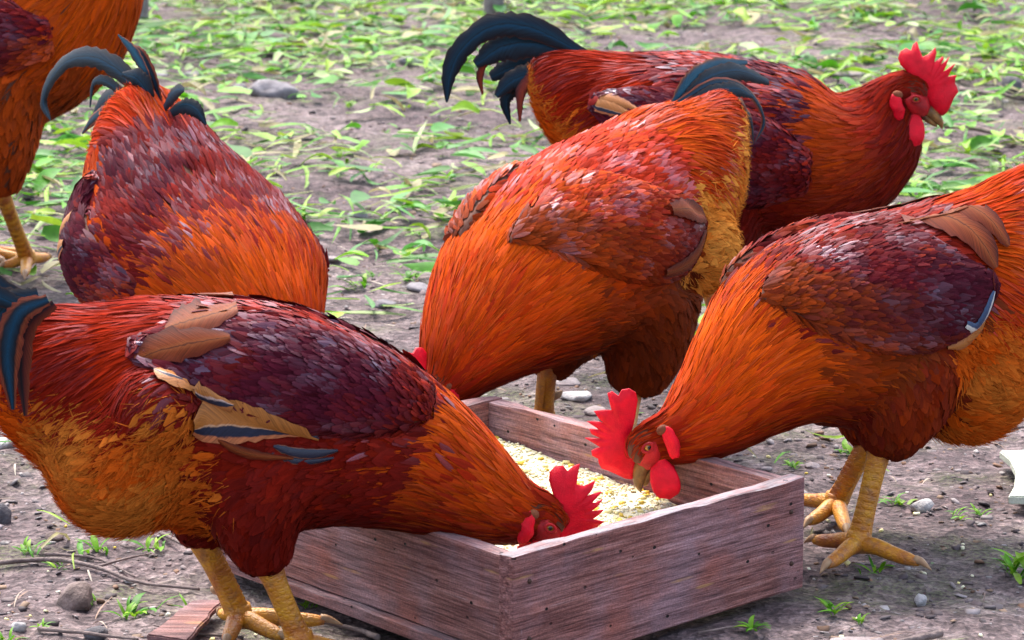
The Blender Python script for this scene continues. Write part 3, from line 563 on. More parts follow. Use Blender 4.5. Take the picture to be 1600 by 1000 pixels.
# feed heap and kernels
nu, nv = 40, 40
V = []
def feed_h(a, b):
    return .046 + .032 * a ** .7 + .012 * (1 - abs(2 * b - 1)) + .006 * noise.noise(Vector((a * 6, b * 6, 2.2))) + .003 * noise.noise(Vector((a * 22, b * 22, 5.2)))
def feed_p(a, b):
    p = TA + ldir * (TT + .003 + a * (TL - TT - .006)) + sdir * (TT + .004 + b * (TW - 2 * TT - .010))
    return p
for i in range(nu):
    for j in range(nv):
        a, b = i / (nu - 1), j / (nv - 1); p = feed_p(a, b)
        V.append((p[0], p[1], feed_h(a, b)))
idx = np.arange(nu * nv).reshape(nu, nv)
Q = np.stack([idx[:-1, :-1], idx[1:, :-1], idx[1:, 1:], idx[:-1, 1:]], -1).reshape(-1, 4)
V = np.array(V)
kv, kf, kc = [V], [Q], [np.tile([.82, .77, .50, 1], (len(V), 1))]
off = len(V)
base = np.array([(-1, -1, -.6), (1, -1, -.6), (1, 1, -.6), (-1, 1, -.6), (-.7, -.7, .6), (.7, -.7, .6), (.7, .7, .6), (-.7, .7, .6)], float)
bf = np.array([(0, 3, 2, 1), (4, 5, 6, 7), (0, 1, 5, 4), (1, 2, 6, 5), (2, 3, 7, 6), (3, 0, 4, 7)])
pal = np.array([(.85, .81, .56), (.84, .74, .32), (.80, .56, .07), (.87, .85, .68), (.83, .76, .45)])
def chip(p, r, cols, store, flat=1.0):
    global off
    e = Matrix.Rotation(random.random() * 6.3, 3, 'Z') @ Matrix.Rotation(random.uniform(-.8, .8), 3, 'X')
    q = base * r * np.array([random.uniform(.7, 1.4), random.uniform(.6, 1), random.uniform(.5, .9) * flat])
    q = q * np.random.default_rng(random.randint(0, 9 ** 9)).uniform(.75, 1.2, q.shape)
    q = q @ np.array(e).T + np.array(p)
    store[0].append(q); store[1].append(bf + store[3]); store[2].append(np.tile([*cols, 1], (8, 1))); store[3] += 8
st = [kv, kf, kc, off]
for i in range(6500):
    a, b = random.random(), random.random(); p = feed_p(a, b)
    big = random.random() < .05
    c = pal[random.choice((1, 2, 2)) if big else random.choice((0, 0, 3, 3, 1, 4))] * random.uniform(.85, 1.1)
    chip((p[0], p[1], feed_h(a, b) + .001), random.uniform(.0030, .0042) if big else random.uniform(.0009, .0022), c, st)
feed = mesh_np('cracked_corn', np.vstack(st[0]), np.vstack(st[1]), M_CORN, None, np.vstack(st[2]), smooth=False)
tag(feed, 'pale yellow cracked corn heaped inside the wooden trough', 'feed', kind='stuff')

# ---------------------------------------------------------------- roosters
def feathers(name, Qc, Nc, W, prof, cols, parent, material=None, ridge=.22, tipcol=None, flat=False, roll=0):
    """Qc (n,K,3) centre lines, Nc (n,K,3) normals, W (n,) half widths"""
    n, K, _ = Qc.shape
    if n == 0: return None
    T = norm(np.gradient(Qc, axis=1))
    if roll:
        a = rng.normal(0, roll, n)[:, None, None]; Nc = norm(Nc * np.cos(a) + norm(np.cross(T, Nc)) * np.sin(a))
    S = norm(np.cross(T, Nc))
    w = W[:, None] * np.asarray(prof)[None, :]
    if flat:
        V = np.stack([Qc - S * w[..., None], Qc + S * w[..., None]], 2); m = 2
    else:
        V = np.stack([Qc - S * w[..., None], Qc + Nc * (w * ridge)[..., None], Qc + S * w[..., None]], 2); m = 3
    idx = np.arange(n * K * m).reshape(n, K, m)
    Q = np.stack([idx[:, :-1, :-1], idx[:, :-1, 1:], idx[:, 1:, 1:], idx[:, 1:, :-1]], -1).reshape(-1, 4)
    r = rng.random(n) * 40
    U = np.broadcast_to(np.linspace(0, 1, m)[None, None, :], (n, K, m)) + r[:, None, None]
    Vv = np.broadcast_to(np.linspace(0, 1, K)[None, :, None], (n, K, m)) + r[:, None, None] * .37
    uv = np.stack([U, Vv], -1).reshape(-1, 2)
    C = np.broadcast_to(cols[:, None, None, :], (n, K, m, 4)).copy()
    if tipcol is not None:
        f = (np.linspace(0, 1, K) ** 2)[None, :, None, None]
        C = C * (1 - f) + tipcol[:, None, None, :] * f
    return mesh_np(name, V.reshape(-1, 3), Q, material or M_FEATHER, parent, C.reshape(-1, 4), uv)

def strands(name, Qc, Nc, W, prof, cols, parent, material=None, roll=.22, tipcol=None):
    """thin barbs lying on the surface, each rolled a little about its own axis"""
    T = norm(np.gradient(Qc, axis=1)); S0 = norm(np.cross(T, Nc))
    a = rng.normal(0, roll, len(Qc))[:, None, None]
    Nr = norm(Nc * np.cos(a) + S0 * np.sin(a))
    return feathers(name, Qc, Nr, W, prof, cols, parent, material, flat=True, tipcol=tipcol)

def sample(me, n):
    me.calc_loop_triangles()
    tri = np.empty(len(me.loop_triangles) * 3, dtype=np.int32); me.loop_triangles.foreach_get('vertices', tri); tri = tri.reshape(-1, 3)
    co = np.empty(len(me.vertices) * 3, dtype=np.float32); me.vertices.foreach_get('co', co); co = co.reshape(-1, 3).astype(float)
    a, b, c = co[tri[:, 0]], co[tri[:, 1]], co[tri[:, 2]]
    cr = np.cross(b - a, c - a); ar = np.linalg.norm(cr, axis=1)
    k = rng.choice(len(tri), n, p=ar / ar.sum())
    u, v = rng.random(n), rng.random(n); fl = u + v > 1; u[fl] = 1 - u[fl]; v[fl] = 1 - v[fl]
    return a[k] + (b - a)[k] * u[:, None] + (c - a)[k] * v[:, None], norm(cr[k])

def bvh_of(me):
    return BVHTree.FromPolygons([v.co.copy() for v in me.vertices], [tuple(p.vertices) for p in me.polygons])

def snap(bvh, P):
    O = np.empty_like(P); Nn = np.empty_like(P)
    for i in range(len(P)):
        h = bvh.find_nearest(Vector(P[i]))
        O[i] = h[0]; Nn[i] = h[1]
    return O, Nn

def ribbon(C, w, ny=7, cup=.0):
    pass

PAL = dict(orange=(.55, .070, .003), gold=(.66, .15, .006), red=(.30, .016, .002), deep=(.125, .006, .0025), maroon=(.052, .0040, .010), brown=(.165, .027, .004), tan=(.44, .15, .022), dark=(.055, .014, .010))
PAL = {k: np.array(v) for k, v in PAL.items()}

def lerp(a, b, t):
    t = np.clip(np.asarray(t), 0, 1)[..., None]
    return a * (1 - t) + b * t

def patch(P, s, o):
    return np.array([noise.noise(Vector(p) * s + Vector((o, o * 1.7, 0))) for p in P]) * .5 + .5

def make_head(root, hd, headw):
    e = np.array([hd['eye'][0], 0, hd['eye'][1]]); r = math.radians(hd['rot']); sc = hd['sc']
    cr, sr = math.cos(r), math.sin(r)
    cyw, syw = math.cos(math.radians(hd.get('yaw', 0))), math.sin(math.radians(hd.get('yaw', 0)))
    def X(x, y, z):
        x, y, z = x * sc, y * sc, z * sc
        a, b = x * cr + z * sr + .018, y
        return (e[0] - .018 + a * cyw - b * syw, a * syw + b * cyw, e[2] - x * sr + z * cr)
    k = .000167
    def ell(cx, cy, cz, rx, ry, rz, seg=16, rings=10, tilt=0, wob=0.0):
        V, Fc = [], []
        ct, s2 = math.cos(tilt), math.sin(tilt)
        for i in range(rings + 1):
            th = math.pi * i / rings
            for j in range(seg):
                ph = 2 * math.pi * j / seg
                x, y, z = rx * math.sin(th) * math.cos(ph), ry * math.sin(th) * math.sin(ph), rz * math.cos(th)
                q = 1 + wob * noise.noise(Vector((x, y, z)) * 120 + Vector((cx * 99, cy * 70, 3)))
                x, z = (x * ct + z * s2) * q, (-x * s2 + z * ct) * q
                V.append(X(cx + x, cy + y * q, cz + z))
        for i in range(rings):
            for j in range(seg):
                j2 = (j + 1) % seg
                Fc.append((i * seg + j, i * seg + j2, (i + 1) * seg + j2, (i + 1) * seg + j))
        return V, Fc
    # comb: thick serrated blade
    pts = [(-70, 200), (-120, 250), (-140, 300), (-122, 352), (-80, 378), (-40, 358), (-22, 395), (6, 418), (22, 380), (50, 308), (98, 345), (150, 388), (152, 320), (140, 272), (172, 298), (214, 326), (205, 285), (192, 250), (220, 272), (252, 306), (236, 245), (214, 198), (250, 222), (290, 250), (270, 200), (250, 155), (285, 165), (324, 172), (312, 138), (304, 105), (326, 80), (318, 40), (298, -5), (270, -70), (246, -120), (215, -148), (170, -135), (110, -60), (80, 40), (20, 130)]
    jit = random.Random(int(hd['eye'][0] * 1e4))
    bm = bmesh.new()
    ring = {}
    cx, cz = 60, 60
    def P2(x, z):
        f = 1 + (jit2 if (x - cx) ** 2 + (z - cz) ** 2 > 230 ** 2 else 0)
        return x, z
    q = []
    for i, (x, z) in enumerate(pts):
        d = math.hypot(x - 60, z - 60)
        f = 1.0
        if d > 255 and 5 < i < 32: f = 1 + jit.uniform(-.08, .07)
        q.append((60 + (x - 60) * f, 60 + (z - 60) * f))
    def lat(x, z):
        return .0035 * math.sin((x + z) * .011 + jit_ph) + .002 * math.sin(z * .02)
    jit_ph = jit.uniform(0, 6)
    layers = []
    for sgn in (-1, 1):
        outer = [bm.verts.new(X(x * k, lat(x, z) + sgn * .0013, z * k)) for x, z in q]
        inner = []
        for x, z in q:
            x2, z2 = 75 + (x - 75) * .80, 65 + (z - 65) * .80
            inner.append(bm.verts.new(X(x2 * k, lat(x2, z2) + sgn * .0034, z2 * k)))
        core = []
        for x, z in q:
            x2, z2 = 80 + (x - 80) * .45, 70 + (z - 70) * .45
            core.append(bm.verts.new(X(x2 * k, lat(x2, z2) + sgn * .0044, z2 * k)))
        m_ = len(q)
        for a, b in ((outer, inner), (inner, core)):
            for i in range(m_):
                j = (i + 1) % m_
                f = (a[i], a[j], b[j], b[i])
                bm.faces.new(f if sgn > 0 else f[::-1])
        bm.faces.new(core if sgn > 0 else core[::-1])
        layers.append(outer)
    for i in range(len(q)):
        j = (i + 1) % len(q)
        bm.faces.new((layers[0][i], layers[0][j], layers[1][j], layers[1][i]))
    bmesh.ops.recalc_face_normals(bm, faces=bm.faces)
    from_bm('comb', bm, M_COMB, root)
    hw = hd.get('hw', .0205)
    V, Fc = ell(-.001, 0, -.0075, .0235, hw, .0165, 24, 18, .6, .14)
    face = mesh_py('face', V, Fc, M_FACE, root)
    for s in (-1, 1):
        c = X(0, s * (hw - .0028), 0)
        bm = bmesh.new(); bmesh.ops.create_uvsphere(bm, u_segments=16, v_segments=10, radius=.0048 * sc)
        ey = from_bm('eye', bm, M_EYE, root); ey.location = c
        rv, rf = [], []
        for i in range(20):
            an = i / 20 * 2 * math.pi
            for j in range(6):
                b = j / 6 * 2 * math.pi
                rr = .0058 + .0020 * math.cos(b)
                rv.append(X(rr * math.cos(an), s * (hw + .0006 + .0014 * math.sin(b)), rr * math.sin(an) * .72))
        for i in range(20):
            for j in range(6):
                rf.append((i * 6 + j, (i + 1) % 20 * 6 + j, (i + 1) % 20 * 6 + (j + 1) % 6, i * 6 + (j + 1) % 6))
        mesh_py('eyelid', rv, rf, M_FACE, root)
        V, Fc = ell(-.024, s * (hw + .0016), -.011, .0080, .0052, .0175, 16, 14, -.28, .35)
        mesh_py('earlobe', V, Fc, M_COMB, root)
        V, Fc = ell(-.024, s * (hw - .0008), .006, .0068, .005, .0055, 12, 8, 0, .2)
        mesh_py('ear_tuft', V, Fc, M_EAR, root)
        # wattle: flattened hanging lobe, wider below, swinging down when the head is lowered
        V, Fc = [], []
        wr = -.65 * r; cw, sw = math.cos(wr), math.sin(wr)
        for i in range(13):
            t = i / 12; zz = -.044 * t
            half = .0175 * math.sqrt(max(1 - (2 * t - 1) ** 2, 0)) ** .85 * (.72 + .32 * t)
            half = max(half, .0004 if t > .5 else .007)
            for j in range(14):
                a = 2 * math.pi * j / 14
                xx = -.002 * t + half * math.cos(a)
                th = .0040 * math.sin(a) * min(1, 3.2 * (1 - t) + .2) + .0012 * noise.noise(Vector((xx * 120, zz * 90, s * 3 + hd['eye'][0] * 9)))
                V.append(X(-.002 + xx * cw + zz * sw, s * (.012 + .012 * math.sin(t * 1.9)) + th, -.019 - xx * sw + zz * cw))
        for i in range(12):
            for j in range(14):
                j2 = (j + 1) % 14
                Fc.append((i * 14 + j, i * 14 + j2, (i + 1) * 14 + j2, (i + 1) * 14 + j))
        Fc.append(tuple(range(14))); Fc.append(tuple(range(12 * 14, 13 * 14))[::-1])
        mesh_py('wattle', V, Fc, M_COMB, root)
    up = [X(.010, 0, -.014), X(.022, 0, -.022), X(.032, 0, -.032), X(.036, 0, -.042)]
    V, Fc = tube(up, [.0105 * sc, .0092 * sc, .0062 * sc, .0008], 12, 5, .85)
    bk = mesh_py('beak', V, Fc, M_BEAK, root)
    lo = [X(.006, 0, -.021), X(.017, 0, -.029), X(.026, 0, -.036), X(.029, 0, -.039)]
    V, Fc = tube(lo, [.008 * sc, .0068 * sc, .0042 * sc, .0008], 10, 4, .7)
    mesh_py('lower_mandible', V, Fc, M_BEAK, root)

def make_leg(root, lg):
    h, a = np.array(lg['hock']), np.array(lg['ankle'])
    mid = h * .5 + a * .5
    ld = norm(a - h)
    p = [h - ld * .045, h, h * .7 + a * .3, h * .3 + a * .7, a]
    V, Fc = tube(p, [.0145, .0140, .0115, .0112, .0132], 16, 6)
    V2, F2 = tube([a + (0, 0, .010), a, a - (0, 0, .009)], [.0125, .0145, .009], 14, 4)
    bend = norm(np.mean(np.array(lg['toes']), 0) - a)
    leg = mesh_py('leg', *merge([(V, Fc), (V2, F2)]), M_LEG, root)
    # scutes: row of overlapping scale plates down the front of the shank
    sv, sf = [], []
    fr = norm(np.array([bend[0], bend[1], 0])); axd = ld; fr = norm(fr - axd * (fr @ axd)); sd_ = np.cross(axd, fr)
    for i in range(13):
        c = h + (a - h) * (i + .5) / 13
        o = len(sv); r_ = .0119
        for jj, an in enumerate((-.85, -.3, .3, .85)):
            dirv = fr * math.cos(an) + sd_ * math.sin(an)
            sv += [c + dirv * (r_ + .0002) - axd * .0042, c + dirv * (r_ + .0016) + axd * .0046, c + dirv * (r_ - .001) + axd * .0056]
        for jj in range(3):
            sf += [(o + jj * 3, o + jj * 3 + 3, o + jj * 3 + 4, o + jj * 3 + 1), (o + jj * 3 + 1, o + jj * 3 + 4, o + jj * 3 + 5, o + jj * 3 + 2)]
    mesh_py('scutes', sv, sf, M_LEG, leg)
    spv, spf = tube([h * .35 + a * .65 - fr * .006, h * .35 + a * .65 - fr * .018, h * .35 + a * .65 - fr * .024 + (0, 0, .003)], [.0065, .005, .001], 10, 3)
    mesh_py('spur', spv, spf, M_CLAW, leg)
    for i, t in enumerate(list(lg['toes']) + [lg['hal']]):
        t = np.array(t); d = t - a; ln = np.linalg.norm(d[:2]); ml = .105 if i < 3 else .045
        if ln > ml: t = a + d * (ml / ln); t[2] = .004
        gzv = .004
        b0 = a - (0, 0, .006); d = t - b0
        pts = [b0, b0 + d * .25 + (0, 0, .004), b0 + d * .5 + (0, 0, .003), b0 + d * .72 + (0, 0, .003), b0 + d * .88 + (0, 0, .003)]
        for q in pts[1:]: q[2] = max(q[2], .0085)
        r0 = 1.0 if i < 3 else .85
        V, Fc = tube(pts, [.0105 * r0, .0092 * r0, .0082 * r0, .0072 * r0, .0045 * r0], 12, 6)
        mesh_py('toe', V, Fc, M_LEG, leg)
        V, Fc = tube([b0 + d * .84 + (0, 0, .006 + d[2] * 0), b0 + d * .93 + (0, 0, .005), b0 + d * 1.07], [.0046, .0040, .0005], 8, 4)
        mesh_py('claw', V, Fc, M_CLAW, leg)

def strip_obj(name, C, w, S, Nn, material, parent, ny=5, cup=.12, frayed=0.0, seed=0):
    """big feather: centre line C (n,3), half width w, side dir S, face normal Nn"""
    n = len(C)
    jj = np.linspace(-1, 1, ny)
    rr = np.random.default_rng(seed)
    fr = 1 + frayed * rr.uniform(-1, .6, (n, 1)) * np.abs(jj)[None, :] ** 3
    V = C[:, None, :] + S[:, None, :] * (w[:, None] * jj[None, :] * fr)[..., None] - Nn[:, None, :] * (w[:, None] * cup * (jj ** 2)[None, :])[..., None]
    idx = np.arange(n * ny).reshape(n, ny)
    Q = np.stack([idx[:-1, :-1], idx[:-1, 1:], idx[1:, 1:], idx[1:, :-1]], -1).reshape(-1, 4)
    U = np.broadcast_to((jj * .5 + .5)[None, :], (n, ny)); Vv = np.broadcast_to(np.linspace(0, 1, n)[:, None], (n, ny)) + seed * .13
    return mesh_np(name, V.reshape(-1, 3), Q, material, parent, None, np.stack([U, Vv], -1).reshape(-1, 2))

def make_rooster(key, label, par):
    B = BIRDS[key]
    root = empty('rooster', (B['root'][0], B['root'][1], 0), math.radians(B['ang']))
    tag(root, label, 'rooster', 'roosters round the feed trough')
    st = np.array(B['st']); ns = len(st); nk, sd_ = par['nk'], par['sd']
    D, tk = catmull(st, 72)
    C = np.stack([D[:, 0], np.zeros(len(D)), D[:, 1]], 1); h, w = np.maximum(D[:, 2], .012), np.maximum(D[:, 3], .010)
    T = norm(np.gradient(C, axis=0)); UP = np.stack([-T[:, 2], np.zeros(len(D)), T[:, 0]], 1)
    # neck turned upright keeps UP continuous
    ring = []
    ns2 = 28
    V, Fc = [], []
    for i in range(0, len(C)):
        for j in range(ns2):
            a = 2 * math.pi * j / ns2
            V.append(C[i] + UP[i] * h[i] * .93 * math.cos(a) + np.array([0, w[i] * .93 * math.sin(a), 0]))
    nr = len(C)
    for i in range(nr - 1):
        for j in range(ns2):
            k = (j + 1) % ns2
            Fc.append((i * ns2 + j, i * ns2 + k, (i + 1) * ns2 + k, (i + 1) * ns2 + j))
    V.append(C[0] - T[0] * h[0] * .6); V.append(C[-1] + T[-1] * h[-1] * .6)
    for j in range(ns2):
        k = (j + 1) % ns2
        Fc.append((nr * ns2, k, j)); Fc.append((nr * ns2 + 1, (nr - 1) * ns2 + j, (nr - 1) * ns2 + k))
    parts = [(V, Fc)]
    TH_ = []
    for t in B['thigh']:
        t = np.array(t)
        parts.append(tube(t[:, :3], t[:, 3] * .92, 20, 8, 1.0))
        d, _ = catmull(t, 17); TH_.append(d)
    for (s_, y_, z_, r_) in B.get('puff', []):
        parts.append(tube([(s_ - r_ * .95, y_, z_), (s_ - r_ * .6, y_, z_), (s_, y_, z_), (s_ + r_ * .6, y_, z_), (s_ + r_ * .95, y_, z_)], [r_ * .2, r_ * .8, r_, r_ * .8, r_ * .2], 18, 5))
    V, Fc = merge(parts)
    me = bpy.data.meshes.new('body'); me.from_pydata([tuple(v) for v in V], [], Fc); me.update()
    tmp = bpy.data.objects.new('tmp_body', me); COL.objects.link(tmp)
    md = tmp.modifiers.new('r', 'REMESH'); md.mode = 'VOXEL'; md.voxel_size = .0075
    ms = tmp.modifiers.new('s', 'SMOOTH'); ms.factor = .6; ms.iterations = 7
    dg = bpy.context.evaluated_depsgraph_get()
    bme = bpy.data.meshes.new_from_object(tmp.evaluated_get(dg))
    bpy.data.objects.remove(tmp); bpy.data.meshes.remove(me)
    bme.name = 'body'; bme.materials.clear()
    bme.polygons.foreach_set('use_smooth', [True] * len(bme.polygons))
    body = link_mesh('body', bme, M_UNDER, root)
    bvh = bvh_of(bme)

    THP = np.vstack([t[:, :3] for t in TH_]); THR = np.concatenate([t[:, 3] for t in TH_])
    THT = np.vstack([norm(np.gradient(t[:, :3], axis=0)) for t in TH_])
    Rm = np.sqrt(h * w)
    def field(P):
        """spine station, cos of angle from the top, thigh weight, flow"""
        dd = np.linalg.norm(P[:, None, :] - C[None], axis=2) / Rm[None, :]
        j = dd.argmin(1); rel = P - C[j]
        cph = (rel * UP[j]).sum(1) / np.maximum(np.linalg.norm(rel, axis=1), 1e-6)
        d2 = np.linalg.norm(P[:, None, :] - THP[None], axis=2) / THR[None, :]; j2 = d2.argmin(1)
        tw = np.clip((dd.min(1) * 1.0 - d2.min(1)) * 4 + .2, 0, 1) * (P[:, 2] < C[j][:, 2] - .01)
        k = tk[j]
        fl = -T[j].copy()
        side = np.sqrt(np.clip(1 - cph ** 2, 0, 1))
        droop = np.where(k < sd_ + .6, 1.0, np.where(k < nk, .28, .0)) * side * (cph > -.6)
        fl[:, 2] -= droop
        fl = fl * (1 - tw[:, None]) + (THT[j2] * .8 + np.array([-.35, 0, 0])) * tw[:, None]
        return k, cph, tw, norm(fl)
    def march(P, n, Lg, K, off0, lift, jitter=.12):
        Qs, Ns = [], []
        p = P.copy(); pn = n.copy()
        jv = rng.normal(0, jitter, P.shape)
        for i in range(K):
            f = i / (K - 1)
            Qs.append(p + pn * (off0 + lift * f)[:, None]); Ns.append(pn)
            if i < K - 1:
                _, _, _, fl = field(p)
                fl = fl + jv; fl = norm(fl - pn * (fl * pn).sum(1)[:, None])
                step = p + fl * (Lg / (K - 1))[:, None]
                p2, n2 = snap(bvh, step)
                # keep the straight run where the surface turns away (feather tips stand clear)
                p = p2 * .8 + step * .2; pn = norm(n2 * .7 + pn * .3)
        return np.stack(Qs, 1), np.stack(Ns, 1)

    P, n = sample(bme, int(par.get('n', 15000) * .75))
    k, cph, tw, fl = field(P)
    headk = ns - 2.3
    keep = k < ns - 1.02
    P, n, k, cph, tw = P[keep], n[keep], k[keep], cph[keep], tw[keep]
    up = cph > -.05 + .25 * np.sin(k * 2)
    k = k + rng.normal(0, .16, len(k)); cph = cph + rng.normal(0, .07, len(k))
    isneck = k > nk
    neck = isneck & (tw < .5)
    sthr = par.get('sc', -.15) + .12 * np.sin(P[:, 0] * 60) - par.get('sk', 0) * np.clip((2.9 - k) / 1.4, 0, 1)
    sadl = (~neck) & (k < sd_ + .5) & (cph > sthr) & (tw < .4)
    back = (~neck) & (~sadl) & (cph > .25) & (tw < .4)
    fluf = (~neck) & (k < sd_ + par.get('fx', .3) - .5 * cph) & (cph <= sthr) & (tw < .75)
    thig = (tw >= .4) & (~neck) & (~fluf)
    brst = ~(neck | sadl | back | fluf | thig)
    pt = patch(P, 16, ord(key)); pt2 = patch(P, 45, ord(key) + 5); rn = rng.random(len(P))
    cm = par['col']
    def shade(c, s=.22):
        s = s * .42
        return np.hstack([c * (1 + rng.normal(0, s, (len(c), 1))).clip(.45, 1.7), np.zeros((len(c), 1))])
    def grow(i, mult):
        i = np.tile(i, int(math.ceil(mult)))[: int(len(i) * mult)]
        Pi, ni = snap(bvh, P[i] + rng.normal(0, .0035, (len(i), 3)))
        return i, Pi, ni
    def cards(name, i, mult, Lr, W, lift, colour, gl, jit=.16):
        if not len(i): return
        i, Pi, ni = grow(i, mult); m_ = len(i)
        Lg = Lr * rng.uniform(.75, 1.25, m_)
        Q_, N_ = march(Pi, ni, Lg, 4, rng.uniform(.0008, .0022, m_), rng.uniform(.0008, lift, m_), jit)
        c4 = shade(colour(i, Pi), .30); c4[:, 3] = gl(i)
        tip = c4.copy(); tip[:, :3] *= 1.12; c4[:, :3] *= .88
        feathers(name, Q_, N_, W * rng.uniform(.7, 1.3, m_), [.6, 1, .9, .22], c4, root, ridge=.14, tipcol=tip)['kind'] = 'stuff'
    def layer(name, i, mult, Lr, K, lift, jit, W, prof, colour, gl, tipc=None, tipf=.4):
        if not len(i): return
        i, Pi, ni = grow(i, mult)
        m_ = len(i)
        Lg = Lr(i) * rng.uniform(.7, 1.2, m_)
        Q_, N_ = march(Pi, ni, Lg, K, rng.uniform(.0006, .0022, m_), rng.uniform(.0003, lift, m_), jit)
        c4 = shade(colour(i, Pi), .30); c4[:, 3] = gl(i)
        tip = None
        if tipc is not None:
            tip = c4.copy(); tip[:, :3] = tip[:, :3] * (1 - tipf) + tipc * tipf
        strands(name, Q_, N_, W(i) * rng.uniform(.55, 1.4, m_), prof, c4, root, tipcol=tip)['kind'] = 'stuff'
    S_ = par.get('fs', 1); den = par.get('den', 1.0)
    gp_ = patch(P, 26, ord(key) + 31)
    fhf = lambda i: np.clip((k[i] - nk) / (headk - nk), 0, 1)
    def c_neck(i, Pi):
        fh = fhf(i)
        c = lerp(cm['neck'], cm['neck_head'], fh * par.get('nh', 1.25) - .15)
        c = lerp(c, cm['neck2'], (pt[i] - .45) * 2.4 * (1 - fh) + rng.normal(0, .28, len(i)))
        c = lerp(c, cm['throat'], np.clip(.12 - cph[i], 0, 1) * 1.15 + rng.normal(0, .08, len(i)))
        tgt = np.where((cph[i] > .25)[:, None], lerp(cm['back'], cm['back2'], np.full(len(i), .7)), lerp(cm['breast'], cm['breast2'], np.full(len(i), .6)))
        return lerp(c, tgt, np.clip(1 - (k[i] - nk) / par.get('nb', 1.1), 0, 1) * rng.uniform(.2, 1.1, len(i)))
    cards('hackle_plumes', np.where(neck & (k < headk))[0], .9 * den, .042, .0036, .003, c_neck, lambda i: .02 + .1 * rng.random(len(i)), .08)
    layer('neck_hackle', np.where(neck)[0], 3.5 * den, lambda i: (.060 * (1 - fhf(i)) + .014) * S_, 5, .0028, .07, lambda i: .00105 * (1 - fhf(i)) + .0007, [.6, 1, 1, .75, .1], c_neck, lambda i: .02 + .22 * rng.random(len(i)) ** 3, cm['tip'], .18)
    def c_sad(i, Pi): return lerp(cm['saddle'], cm['saddle2'], (pt[i] - .42) * 2.6 + rng.normal(0, .3, len(i)))
    layer('saddle_feathers', np.where(sadl)[0], 4.0 * den, lambda i: np.full(len(i), .062) * S_, 5, .0055, .10, lambda i: np.full(len(i), .0015), [.6, 1, 1, .75, .05], c_sad, lambda i: .03 + .7 * np.clip((gp_[i] - .45) * 3, 0, 1) * rng.random(len(i)), cm['saddle_tip'], .3)
    # back: short pointed feathers that catch the sky
    i = np.where(back)[0]
    if len(i):
        i, Pi, ni = grow(i, 1.5)
        Lg = rng.uniform(.020, .034, len(i))
        Q_, N_ = march(Pi, ni, Lg, 4, rng.uniform(.0010, .0025, len(i)), rng.uniform(.001, .0045, len(i)), .14)
        c = lerp(cm['back'], cm['back2'], (pt[i] - .42) * 2.4 + rng.normal(0, .3, len(i)))
        c4 = shade(c, .3); c4[:, 3] = .08 + cm['gloss'] * np.clip((gp_[i] - .42) * 3, 0, 1) * rng.random(len(i)) ** 1.1
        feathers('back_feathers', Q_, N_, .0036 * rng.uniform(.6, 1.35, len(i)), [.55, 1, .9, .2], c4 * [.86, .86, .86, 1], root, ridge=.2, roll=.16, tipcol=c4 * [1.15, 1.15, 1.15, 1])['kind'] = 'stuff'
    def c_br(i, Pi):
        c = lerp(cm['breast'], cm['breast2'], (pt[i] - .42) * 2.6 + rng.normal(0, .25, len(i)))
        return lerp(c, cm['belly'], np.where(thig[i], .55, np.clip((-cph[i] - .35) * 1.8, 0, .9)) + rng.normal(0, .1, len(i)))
    c_br0 = c_br
    def c_br(i, Pi):      # breast takes up the hackle's colour towards the neck
        return lerp(c_br0(i, Pi), lerp(cm['neck'], cm['neck2'], pt[i]), np.clip((k[i] - nk + 1.1) / 1.2, 0, 1) * np.clip(cph[i] + .75, 0, 1) * rng.uniform(.1, 1, len(i)) * par.get('bb', .8))
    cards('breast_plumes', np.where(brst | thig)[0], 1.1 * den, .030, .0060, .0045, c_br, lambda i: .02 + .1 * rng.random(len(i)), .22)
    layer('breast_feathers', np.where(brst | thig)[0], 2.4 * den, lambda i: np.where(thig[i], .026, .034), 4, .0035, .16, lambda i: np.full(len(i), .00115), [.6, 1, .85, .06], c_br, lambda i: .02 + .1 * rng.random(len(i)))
    def c_fl(i, Pi):
        c = lerp(cm['fluff'], cm['fluff2'], (pt2[i] - .4) * 1.2 + (pt[i] - .5) * 2 + .25)
        return c
    cards('fluff_plumes', np.where(fluf)[0], 1.2, .028, .0045, .006, c_fl, lambda i: np.full(len(i), .0), .3)
    # loose down over rump, belly and thighs
    wf = np.where(fluf, 1.0, np.where(thig, .25, np.where(brst, .08, 0)))
    src = np.where(wf > 0)[0]
    if len(src):
        i = rng.choice(src, int(par.get('nf', 9000) * 1.3), p=wf[src] / wf[src].sum())
        Pi, ni = snap(bvh, P[i] + rng.normal(0, .006, (len(i), 3)))
        isf = fluf[i]
        Lg = np.where(isf, rng.uniform(.012, .030, len(i)), rng.uniform(.010, .020, len(i)))
        lift = np.where(isf, rng.uniform(.001, .011, len(i)), rng.uniform(.001, .005, len(i)))
        Q_, N_ = march(Pi, ni, Lg, 3, np.full(len(i), .0008), lift, .38)
        c = c_fl(i, Pi)
        c = np.where(isf[:, None], c, lerp(cm['breast'], cm['belly'], np.full(len(i), .6)))
        c4 = shade(c, .18)
        sN = norm(rng.normal(0, 1, (len(i), 1, 3)) + N_ * 1.2)
        feathers('fluff', Q_, sN, .00045 * rng.uniform(.6, 1.6, len(i)), [1, 1, .1], c4, root, M_FLUFF, flat=True)['kind'] = 'stuff'

    # wings
    W = np.array(B['wing']); Wd, _ = catmull(W, 22); nb = 13
    Wt = norm(np.gradient(Wd[:, :2], axis=0)); Wn = np.stack([-Wt[:, 1], Wt[:, 0]], 1)
    if Wt[:, 0].mean() < 0: Wn = -Wn          # +b is the upper edge
    jb = np.linspace(-1, 1, nb)
